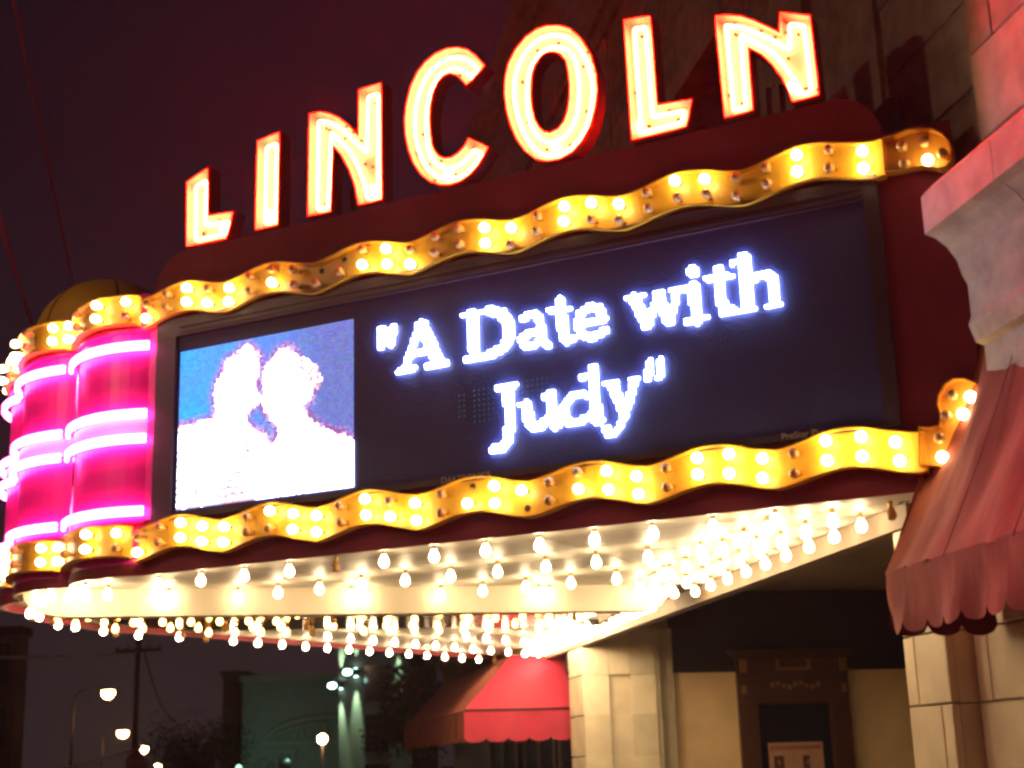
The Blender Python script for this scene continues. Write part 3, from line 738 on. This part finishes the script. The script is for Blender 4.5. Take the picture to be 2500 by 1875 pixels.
tr.inputs[0].default_value = (.85, .03, .05, 1); df.inputs[0].default_value = (.55, .02, .03, 1); mixs.inputs[0].default_value = .5
l.new(df.outputs[0], mixs.inputs[1]); l.new(tr.outputs[0], mixs.inputs[2]); l.new(mixs.outputs[0], o_.inputs[0])
LV0, LVB, LVF = -.14, -.075, .02
for ch, zf, outl, hole, lab in LET:
    q = [S(*zf(*p)) for p in outl]; hq = [S(*zf(*p)) for p in hole] if hole else None
    if area(q) < 0: q = q[::-1]
    if hq and area(hq) < 0: hq = hq[::-1]
    cu_ = sum(p[0] for p in q) / len(q); cz = min(p[1] for p in q)
    root = empty('neon_letter', MX @ Matrix.Translation((cu_, 0, cz)), lab, 'neon letter', 'neon letters of the sign')
    P = [(a - cu_, b - cz) for a, b in q]; Hh = [(a - cu_, b - cz) for a, b in hq] if hq else None
    s = MB(); tw = .012
    def wall(poly, d):
        nn = len(poly); inn = inset(poly, d)
        rg = lambda a, va, b, vb, mi: s.add([(x, va, z) for x, z in a] + [(x, vb, z) for x, z in b], [(i, (i+1) % nn, (i+1) % nn + nn, i + nn) for i in range(nn)], mi)
        rg(poly, LV0, poly, LVF, 1); rg(inn, LVB, inn, LVF, 0); return inn
    i1 = wall(P, tw); i2 = wall(Hh, -tw) if Hh else None
    def plate(a, b, v, mi):
        loops = [[Vector((x, z, 0)) for x, z in a]] + ([[Vector((x, z, 0)) for x, z in b]] if b else [])
        tri = tessellate_polygon(loops); pts = [(x, v, z) for lp in ([a] + ([b] if b else [])) for x, z in lp]
        s.add(pts, [tuple(t) for t in tri], mi)
    plate(i1, i2, LVB, 0); plate(P, Hh, LV0, 1)
    me = mesh('channel', s.v, s.f, [channel_in, channel_out], s.i); link('channel', me, root)
    # translucent red rim added to imitate the glow round the letter
    def cap(poly, d):
        a, b = inset(poly, -.004 * (1 if d > 0 else -1)), inset(poly, d); nn = len(poly); c = MB()
        vs_ = [(a, LVF - .03), (a, LVF + .006), (b, LVF + .006), (b, LVF - .03)]
        V = [(x, v, z) for lp, v in vs_ for x, z in lp]
        Fq = [(k * nn + i, k * nn + (i+1) % nn, ((k+1) % 4) * nn + (i+1) % nn, ((k+1) % 4) * nn + i) for k in range(4) for i in range(nn)]
        part('glow_rim', V, Fq, red_rim, root)
    cap(P, .010)
    if Hh: cap(Hh, -.010)
    # neon: one closed double run, with electrode ends
    if Hh:
        loops = [inset(P, .068), inset(Hh, -.068)]
    else: loops = [inset(P, .072)]
    for lp in loops:
        sm = soften(lp, .04, 2)
        tube('neon_tube', [(x, -.028, z) for x, z in sm], .0125, neon_red, root, 8, True)
    lowest = sorted(loops[0], key=lambda p: p[1])[:2]; bx, bz = lowest[0]
    for k in range(2):
        tube('electrode', [(bx + .03 + k * .045, -.05, bz + .02 + k * .02), (bx + .03 + k * .045, -.04, bz + .10 + k * .02)], .012, neon_red, root, 6)
    c = MB(); ctr = inset(P, .125) if not Hh else inset(P, .12); rb = random.Random(ord(ch))
    for k in range(0, len(ctr), max(1, len(ctr) // 7)):
        x, z = ctr[k]
        if inside((x, z), inset(P, .02)): c.box(x - .008, x + .008, LVB, LVB + .02, z - .008, z + .008)
    for k in range(6):
        i = rb.randrange(len(P)); a, b = Vector(P[i-1]), Vector(P[i]); p = a.lerp(b, rb.random()); ins = inset([tuple(p_) for p_ in P], .035)
        p = Vector(ins[i-1]).lerp(Vector(ins[i]), rb.random()); c.box(p.x - .007, p.x + .007, LVB, LVB + .02, p.y - .007, p.y + .007)
    c.build('tube_clips', mat('rust_brown_metal', (.10, .03, .01), .8), root)['kind'] = 'stuff'
    for dx in (-.05, .05): V, Fc = box_vf(dx - .015, dx + .015, LV0 - .05, LV0 - .002, -.05, .25); part('mounting_bar', V, Fc, dark_metal, root)

# ------------------------------------------------------------------ awnings
def awning(label, a_far, a_near, lat_w, lat_o, z_top, z_bar, z_bot, m, scal, seed, end_at):
    """a_far / a_near along the facade; the end panel that can be seen is at end_at"""
    root = empty('awning', BX @ Matrix.Translation((end_at, -lat_w, 0)), label, 'awning')
    rn = random.Random(seed); L = a_near - a_far; nx_, ns = max(24, int(abs(L) * 10)), 12
    def P(al, lat, z): return (al - end_at, lat_w - lat, z)
    def wob(a, b, s): return s * noise.noise(Vector((a * 2.3 + seed, b * 2.1, seed)))
    V = []; Fc = []
    for i in range(nx_ + 1):
        t = i / nx_; al_ = a_far + L * t
        for j in range(ns + 1):
            s = j / ns; sag = .05 * math.sin(math.pi * s) * (1 + .5 * math.sin(t * 40)) + wob(al_ * 3, s, .05)
            V.append(P(al_, lat_w + (lat_o - lat_w) * s + sag * .6, z_top + (z_bar - z_top) * s - sag))
    for i in range(nx_):
        for j in range(ns): Fc.append((i*(ns+1)+j, (i+1)*(ns+1)+j, (i+1)*(ns+1)+j+1, i*(ns+1)+j+1))
    part('slope', V, Fc, m, root, smooth=True)
    def valance(nm, p0, p1, mm, wv):
        a, b = Vector(p0), Vector(p1); D = b - a; Ln = D.length; k = max(1, round(Ln / scal)); N = k * 10; V = []; Fc = []; d = D / Ln; nr = Vector((-d.y, d.x, 0))
        for i in range(N + 1):
            t = i / N; ph = (t * k) % 1.0; drop = (z_bar - z_bot) * (1 - .16 * (1 - math.sqrt(max(0, 1 - (2*ph - 1)**2))))
            for j in range(7):
                s = j / 6; w_ = wv * s * (math.sin(t * Ln * 9 + seed + s) * .5 + noise.noise(Vector((t * Ln * 4, s * 1.5, seed))) * 1.4)
                q = a + D * t + nr * w_; V.append((q.x, q.y, z_bar - drop * s + .02))
        for i in range(N):
            for j in range(6): Fc.append((i*7+j, (i+1)*7+j, (i+1)*7+j+1, i*7+j+1))
        part(nm, V, Fc, mm, root, smooth=True)
    valance('valance', P(a_far, lat_o, 0), P(a_near, lat_o, 0), m, .032)
    for aa in (a_far, a_near):
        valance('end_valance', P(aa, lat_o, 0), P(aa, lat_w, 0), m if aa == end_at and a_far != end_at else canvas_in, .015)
        n_ = 8; V = []; Fc = []
        for i in range(n_ + 1):
            s = i / n_; V += [P(aa, lat_w + (lat_o - lat_w) * s, z_top + (z_bar - z_top) * s), P(aa, lat_w + (lat_o - lat_w) * s, z_bar)]
        for i in range(n_): Fc.append((2*i, 2*i+2, 2*i+3, 2*i+1))
        part('end_panel', V, Fc, m, root)
    k_ = 0
    while a_far - .8 * (k_ + 1) > a_near:
        k_ += 1; al_ = a_far - .8 * k_
        tube('canvas_seam', [P(al_, lat_w + (lat_o - .012 - lat_w) * s, z_top + (z_bar - z_top) * s - .05 * math.sin(math.pi * s) + .006) for s in [q / 8 for q in range(9)]], .0035, m, root, 5)
    tube('frame_bar', [P(a_far, lat_o + .02, z_bar), P(a_near, lat_o + .02, z_bar)], .014, dark_metal, root, 6)
    return root
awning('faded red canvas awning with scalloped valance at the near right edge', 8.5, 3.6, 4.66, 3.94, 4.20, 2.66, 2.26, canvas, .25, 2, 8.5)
# far awning is hipped: its near end slopes too
root = empty('awning', BX @ Matrix.Translation((21.2, -4.74, 0)), 'bright red canvas awning under the far end of the marquee, beyond the pier', 'awning')
def PF(al_, lat, z): return (al_ - 21.2, 4.74 - lat, z)
def sheet(nm, c0, c1, c2, c3, m, nx_=16, ny_=8, amp=.04):   # c0-c1 top edge, c3-c2 bottom edge
    c0, c1, c2, c3 = map(Vector, (c0, c1, c2, c3)); V = []; Fc = []; nr = (c1 - c0).cross(c3 - c0).normalized()
    for i in range(nx_ + 1):
        for j in range(ny_ + 1):
            s, t = i / nx_, j / ny_; p = c0.lerp(c1, s).lerp(c3.lerp(c2, s), t)
            e_ = math.sin(math.pi * s) * math.sin(math.pi * t); V.append(p + nr * (amp * e_ + amp * e_ * noise.noise(p * 3)))
    for i in range(nx_):
        for j in range(ny_): Fc.append((i*(ny_+1)+j, (i+1)*(ny_+1)+j, (i+1)*(ny_+1)+j+1, i*(ny_+1)+j+1))
    part(nm, V, Fc, m, root, smooth=True)
zb, zbt, zt = 2.33, 1.88, 3.16
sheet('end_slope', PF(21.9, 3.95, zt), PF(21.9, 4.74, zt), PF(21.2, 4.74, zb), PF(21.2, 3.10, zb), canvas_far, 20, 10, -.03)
canvas_fd = mat('shaded_red_canvas', (.40, .10, .06), .85, var=.2, vscale=2)  # darker copy of the far awning's red, its shade put into the colour
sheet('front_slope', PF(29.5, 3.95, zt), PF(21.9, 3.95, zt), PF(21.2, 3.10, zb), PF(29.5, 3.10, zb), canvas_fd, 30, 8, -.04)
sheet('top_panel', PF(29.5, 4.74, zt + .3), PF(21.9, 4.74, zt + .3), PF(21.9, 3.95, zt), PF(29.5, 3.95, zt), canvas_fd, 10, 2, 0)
def scallop(nm, a, b, m, k):
    a, b = Vector(a), Vector(b); D = b - a; N = k * 10; V = []; Fc = []; d = D.normalized(); nr = Vector((-d.y, d.x, 0))
    for i in range(N + 1):
        t = i / N; ph = (t * k) % 1.0; drop = (zb - zbt) * (1 - .13 * (1 - math.sqrt(max(0, 1 - (2*ph - 1)**2))))
        for j in range(5):
            s = j / 4; q = a + D * t + nr * .03 * s * math.sin(t * D.length * 7); V.append((q.x, q.y, zb - .006 - drop * s))
    for i in range(N):
        for j in range(4): Fc.append((i*5+j, (i+1)*5+j, (i+1)*5+j+1, i*5+j+1))
    part(nm, V, Fc, m, root, smooth=True)
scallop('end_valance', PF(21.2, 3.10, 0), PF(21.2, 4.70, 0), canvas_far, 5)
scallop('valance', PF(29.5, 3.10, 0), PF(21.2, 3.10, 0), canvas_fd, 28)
tube('frame_bar', [PF(21.19, 3.11, zb), PF(21.19, 4.7, zb)], .016, dark_metal, root, 6)

# ------------------------------------------------------------------ distance: poles, wires, lamps, buildings, tree
def at(x, y, dist):                              # point on a vertical plane at that distance ahead
    return hit(x, y, Vector((0, dist, 0)), Vector((0, 1, 0)))
HD = 70.0
top = at(338, 1572, HD); pole = empty('utility_pole', Matrix.Translation((top.x, HD, -.13)), 'thin wooden utility pole with crossarm standing beyond the street lamps', 'utility pole')
tube('pole', [(0, 0, 0), (0, 0, top.z + .45)], [.17, .12], pole_m, pole, 10)
MB().box(-1.1, 1.1, -.06, .06, top.z - .25, top.z - .1).build('crossarm', pole_m, pole)
for dx in (-1.0, -.5, .5, 1.0): V, Fc = lathe_vf([(0, 0), (.05, 0), (.035, .1), (.05, .12), (0, .16)], 8); part('insulator', [(x + dx, y, z + top.z - .1) for x, y, z in V], Fc, dark_metal, pole)
def cable(label, pa, pb, sag, r, m=cable_m):
    pts = []; a, b = Vector(pa), Vector(pb); c = (a + b) / 2
    for i in range(25): t = i / 24; p = a.lerp(b, t); p.z -= 4 * sag * t * (1 - t); pts.append(p - c)
    V, Fc = tube_vf(pts, r, 6); o = part('overhead_cable', V, Fc, m, None, smooth=True); o.location = c
    return tag(o, label, 'cable', 'overhead cables')
def along(px, py, d): return EYE + ray(px, py) * d
P1 = Vector((top.x - .5, HD, top.z + .05)); P2 = Vector((top.x + .5, HD, top.z + .05))
cable('thin reddish overhead cable crossing the sky at the upper left corner', along(20, -60, 26), P2, .0, .034)
cable('thicker reddish overhead cable leaving the left edge above the yellow dome', along(-60, 340, 22), P1, .0, .048)
cable('pale warm lit cable running left just under the marquee nose', at(-120, 1603, 40), Vector((top.x, HD, top.z - .4)), .1, .045, mat('lit_cable', (.55, .33, .2), .7))  # warm light on the cable put into its colour
cable('lower faint cable meeting the pole near the bottom left', at(100, 1885, 50), at(335, 1828, HD), .1, .045, MATS['lit_cable'])
cable('slack grey service cable dropping to the right of the pole', at(352, 1590, HD), at(428, 1760, HD + 20), .7, .05, mat('grey_cable', (.2, .17, .16), .8))
# street lamps
lampm = emat('sodium_lamp_lens', (1, .50, .16), 90); lampw = emat('warm_lamp_lens', (1, .60, .26), 90); lamps_ = []
def street_lamp(px, py, dist, rw, label, side=1):
    p = at(px, py, dist); r_ = empty('street_lamp', Matrix.Translation((p.x, dist, -.13)), label, 'street lamp', 'street lamps in the distance'); z = p.z + .13
    tube('post', [(side * 2.2, 0, 0), (side * 2.2, 0, z - .4)], [.11, .07], dark_metal, r_, 8)
    tube('arm', [(side * 2.2, 0, z - .4), (side * 1.9, 0, z + .05), (side * 1.1, 0, z + .22), (side * .3, 0, z + .2)], .05, dark_metal, r_, 6)
    V, Fc = lathe_vf([(0, .28), (.25, .26), (.5, .12), (.52, .03), (.5, 0)], 14); part('head', [(x * rw * 1.3, y * rw, z + .03 + q * rw) for x, y, q in V], Fc, dark_metal, r_, smooth=True)
    V, Fc = lathe_vf([(0, -.52), (.20, -.46), (.36, -.30), (.42, -.12), (.40, 0)], 14); part('lens', [(x * rw * 1.25, y * rw, z + .02 + q * rw * 1.2) for x, y, q in V], Fc, lampm, r_, smooth=True)
street_lamp(264, 1688, 95, .80, 'largest bright street lamp with orange glow, lower left', -1)
street_lamp(300, 1786, 165, 1.15, 'second bright street lamp, below and right of the largest one', -1)
def globe_lamp(px, py, dist, rr, label, m=lampw):
    p = at(px, py, dist); z = p.z + .13; r_ = empty('post_lamp', Matrix.Translation((p.x, dist, -.13)), label, 'post lamp', 'small globe post lamps')
    tube('post', [(0, 0, 0), (0, 0, z - rr)], .06, dark_metal, r_, 8)
    V, Fc = lathe_vf([(rr * math.sin(R(a)), -rr * math.cos(R(a))) for a in range(0, 181, 15)], 14); part('globe', [(x, y, q + z) for x, y, q in V], Fc, m, r_, smooth=True)
    V, Fc = lathe_vf([(.0, 0), (rr * .5, 0), (rr * .4, rr * .3), (0, rr * .35)], 10); part('cap', [(x, y, q + z + rr * .95) for x, y, q in V], Fc, dark_metal, r_)
globe_lamp(353, 1830, 120, .26, 'small bright globe lamp just above the red octagon sign')
globe_lamp(386, 1871, 150, .26, 'tiny globe lamp at the bottom edge right of the red sign')
globe_lamp(787, 1804, 62, .19, 'small warm globe lamp in front of the green arched facade')
# unseen street lamp added across the road to light the upper facade
sl = empty('street_lamp', BX @ Matrix.Translation((9.0, 11.5, 0)), 'added street lamp across the road, out of view, lighting the upper facade', 'street lamp', 'street lamps in the distance')
tube('post', [(0, 5, -.1), (0, 5, 8.6)], [.11, .07], dark_metal, sl, 8)
tube('arm', [(0, 5, 8.6), (0, 4, 9.1), (0, 2, 9.3), (0, .3, 9.2)], .05, dark_metal, sl, 6)
V, Fc = lathe_vf([(0, .22), (.2, .2), (.34, .1), (.36, .03), (.35, 0)], 14); part('head', [(x, y * 1.4, 9.05 + q) for x, y, q in V], Fc, dark_metal, sl, smooth=True)
V, Fc = lathe_vf([(0, -.2), (.18, -.17), (.28, -.09), (.32, 0)], 14); part('lens', [(x, y * 1.4, 9.04 + q) for x, y, q in V], Fc, emat('added_lamp_lens', (1, .62, .38), 320), sl, smooth=True)
# red octagonal sign
p = at(332, 1862, 48); sg = empty('stop_sign', Matrix.Translation((p.x, 48, -.13)), 'dim red octagonal sign on a post at the bottom left', 'sign')
tube('post', [(0, .03, 0), (0, .03, p.z + .1)], .03, dark_metal, sg, 6)
o8 = [(.36 * math.cos(R(22.5 + 45 * k)), .36 * math.sin(R(22.5 + 45 * k))) for k in range(8)]
V, Fc = prism(o8, 0, .012); part('face', [(x, -z, y + p.z + .13) for x, y, z in V], Fc, mat('red_sign_paint', (.35, .04, .05), .5), sg)
text_mesh('STOP', .26, mat('faded_white_print', (.35, .2, .2), .6), 'lettering', sg, Matrix.Translation((-.27, -.016, p.z + .04)) @ Matrix(((1, 0, 0), (0, 0, -1), (0, 1, 0))).to_4x4())

def facade(name, px0, px1, pytop, dist, depth, m, label, cat='building', rows=3, cols=4, wm=None):
    a, b = at(px0, pytop, dist), at(px1, pytop, dist); r_ = empty(name, Matrix.Translation((a.x, dist, -.2)), label, cat); W = b.x - a.x; H = a.z + .2
    MB().box(0, W, 0, depth, 0, H).build('wall', m, r_)
    MB().box(-.15, W + .15, -.15, depth, H + .004, H + .35).build('parapet', pale_tr if m is teal_bg else m, r_)
    for i in range(rows):
        for j in range(cols):
            x = (j + .5) * W / cols; z = (i + .55) * H / rows; f = MB().box(x - .5, x + .5, -.04, -.003, z - .75, z + .75).build('window', wm or glass_dk, r_)
            MB().box(x - .58, x + .58, -.12, -.041, z - .87, z - .77).build('sill', m, f)
    return r_, W, H
facade('brown_building', -260, 44, 1560, 55, 1.2, brick_bg, 'dark brown building cut by the lower left edge of the photo', rows=3, cols=3)
facade('brown_tower', 545, 592, 1652, 88, 12, brick_bg, 'narrow brown brick building left of the green arched facade', rows=3, cols=1)
gr, W, H = facade('arched_building', 593, 830, 1665, 86, 12, teal_bg, 'dim greenish building with pale curved pediment over an arched window', rows=0, cols=0)
c0 = at(800, 1875, 85.6); cxl = c0.x - gr.location.x
zz = lambda py: at(760, py, 85.6).z + .2
xx = lambda px: at(px, 1860, 85.6).x - gr.location.x
for nm, rx, zt_, rr, m_ in (('curved_pediment', xx(800) - xx(645), 1750, .13, pale_tr), ('pediment_moulding', xx(800) - xx(662), 1764, .07, pale_tr)):
    pts = [(cxl - rx * math.cos(R(a)), -.14, zz(1808) + (zz(zt_) - zz(1808)) * math.sin(R(a))) for a in range(0, 181, 6)]
    tube(nm, pts, rr, m_, gr, 6)
MB().box(xx(640), xx(800) * 2 - xx(640), -.25, -.01, zz(1816), zz(1808)).build('entablature', pale_tr, gr)
for k in range(7): u_ = xx(676) + k * .45; MB().box(u_, u_ + .16, -.16, -.01, zz(1800), zz(1800 - 5 * k)).build('baluster', pale_tr, gr)
MB().box(xx(666), xx(722), -.26, -.01, zz(1838), zz(1829)).build('lintel', pale_tr, gr)
for px in (670, 711): MB().box(xx(px), xx(px + 7), -.2, -.01, 0, zz(1839)).build('column', pale_tr, gr)
MB().box(xx(680), xx(708), -.08, -.01, 0, zz(1852)).build('doorway', glass_dk, gr)
pts = [(xx(694) - .36 * math.cos(R(a)), -.12, zz(1860) + .34 * math.sin(R(a))) for a in range(0, 181, 12)]; tube('arch', pts, .06, pale_tr, gr, 6)
pg = at(583, 1873, 80); gl_ = empty('post_lamp', Matrix.Translation((pg.x, 80, -.13)), 'tiny green lamp at the bottom edge by the brown tower', 'post lamp', 'small globe post lamps')
tube('post', [(0, 0, 0), (0, 0, pg.z - .1)], .05, dark_metal, gl_, 8)
V, Fc = lathe_vf([(.14 * math.sin(R(a)), -.14 * math.cos(R(a))) for a in range(0, 181, 15)], 12); part('globe', [(x, y, q + pg.z + .1) for x, y, q in V], Fc, emat('green_lamp_glass', (.35, 1, .45), 5), gl_, smooth=True)
ld = bpy.data.lights.new('glow', 'POINT'); ld.energy = 75; ld.color = (.50, 1, .78); ld.shadow_soft_size = .16
lo = bpy.data.objects.new('glow', ld); COL.objects.link(lo); lo.parent = gl_; lo.location = (.9, .8, pg.z + .6)

# sconce lit building between the arch and the tree
sb_, W, H = facade('corner_building', 828, 1010, 1500, 60, 16, mat('grey_brown_stucco', (.20, .17, .14), .9, var=.25, vscale=.7), 'grey building with tall slim up and down lights on its wall', rows=4, cols=1)
zloc = lambda py: at(860, py, 59.8).z + .2
tealm = emat('cool_lamp_lens', (.55, 1, .85), 22)
def sconce(px, py, dist, up, dn, label, ovals=None):
    p = at(px, py, dist); r_ = empty('wall_sconce', Matrix.Translation(p), label, 'wall light', 'cool white wall lights')
    V, Fc = lathe_vf([(.0, -.15), (.10, -.15), (.10, .15), (.0, .15)], 10); part('housing', V, Fc, dark_metal, r_)
    for s_, st in ((1, up), (-1, dn)):
        V, Fc = lathe_vf([(0, 0), (.07, 0), (.07, .01), (0, .01)], 10); part('lens', [(x, y, s_ * .155 + z * s_) for x, y, z in V], Fc, tealm, r_)
        ld = bpy.data.lights.new('beam', 'SPOT'); ld.energy = st; ld.color = (.55, 1, .62); ld.spot_size = R(22); ld.spot_blend = .9; ld.shadow_soft_size = .04
        lo = bpy.data.objects.new('beam', ld); COL.objects.link(lo); lo.parent = r_; lo.location = (0, 0, s_ * .2); lo.rotation_euler = (R(180 if s_ > 0 else 0) - s_ * R(5), 0, 0)
sconce(832, 1672, 59.85, 1600, 1600, 'leftmost wall light with green beams up and down the grey wall')
sconce(869, 1642, 59.85, 1600, 1600, 'wall light with the longest green beams, right of the leftmost one')
sconce(972, 1560, 59.85, 900, 1200, 'wall light whose pale beam shows beside the dark tree')
for px, py, lab in ((848, 1641, 'small cool white oval lamp, the upper of two left of the tree'), (811, 1674, 'small cool white oval lamp, the lower of two left of the tree')):
    p = at(px, py, 57); r_ = empty('wall_lamp', Matrix.Translation(p), lab, 'wall lamp', 'small oval lamps')
    V, Fc = lathe_vf([(.16 * math.sin(R(a)), -.10 * math.cos(R(a))) for a in range(0, 181, 15)], 12); part('globe', V, Fc, tealm, r_, smooth=True)
    tube('bracket', [(0, 0, .08), (.1, 0, .25), (.3, 2.6, .25)], .03, dark_metal, r_, 6)

# tree and shrubs
def tree(label, px, dist, h, rw, seed, n_l=2600, name='street_tree', low=.3):
    p = at(px, 1875, dist); r_ = empty(name, Matrix.Translation((p.x, dist, -.13)), label, 'tree' if h > 4 else 'shrub'); rn = random.Random(seed)
    mb = MB(); mb.add(*tube_vf([(0, 0, 0), (.05, 0, h * .3), (-.05, .05, h * .6), (0, 0, h * .85)], [.16, .12, .08, .03], 8))
    tips = []
    for k in range(11):
        z = h * (low + .5 * rn.random()); a = rn.uniform(0, 6.28); L = rw * rn.uniform(.5, .95); t_ = Vector((math.cos(a) * L, math.sin(a) * L, z + L * .7)); tips.append(t_)
        mb.add(*tube_vf([(0, 0, z), tuple(Vector((0, 0, z)).lerp(t_, .5) + Vector((0, 0, .1))), tuple(t_)], [.05, .035, .012], 5))
    mb.build('trunk', bark, r_, True)
    V = []; Fc = []; cl = tips + [Vector((rn.gauss(0, rw * .45), rn.gauss(0, rw * .45), h * rn.uniform(low + .1, 1))) for _ in range(14)]
    for k in range(n_l):
        c = rn.choice(cl); q = c + Vector((rn.gauss(0, rw * .22), rn.gauss(0, rw * .22), rn.gauss(0, rw * .25))); s_ = rn.uniform(.05, .11)
        a = Vector((rn.gauss(0, 1), rn.gauss(0, 1), rn.gauss(0, 1))).normalized(); b_ = a.cross(Vector((rn.random(), rn.random(), rn.random()))).normalized(); i0 = len(V)
        V += [q - a * s_, q + b_ * s_ * .5, q + a * s_, q - b_ * s_ * .5]; Fc.append((i0, i0+1, i0+2, i0+3))
    part('crown', V, Fc, leaf, r_)
tree('dark leafy street tree left of the far red awning', 1012, 42, 5.6, 1.0, 4, 5200)
tree('low dark tree at the bottom edge between the pole and the arched facade', 470, 75, 3.4, 2.4, 9, 9000, low=.15)
print('soffit bulbs', len([c for c in base.children if c.name.startswith('bulb')]), 'objs', len(bpy.data.objects))

V, Fc = box_vf(-150, 120, -12, 200, -1.3, 24)  # thin haze added so the lights glow as with lens glare
hz = bpy.data.materials.new('glare_haze'); hz.use_nodes = True; n = hz.node_tree.nodes; l = hz.node_tree.links; n.clear()
o_ = n.new('ShaderNodeOutputMaterial'); pv_ = n.new('ShaderNodeVolumePrincipled'); pv_.inputs['Density'].default_value = .0006; pv_.inputs['Color'].default_value = (.9, .9, .95, 1); pv_.inputs['Anisotropy'].default_value = .55
l.new(pv_.outputs[0], o_.inputs['Volume'])
tag(part('glow_haze', V, Fc, hz, None), kind='stuff')
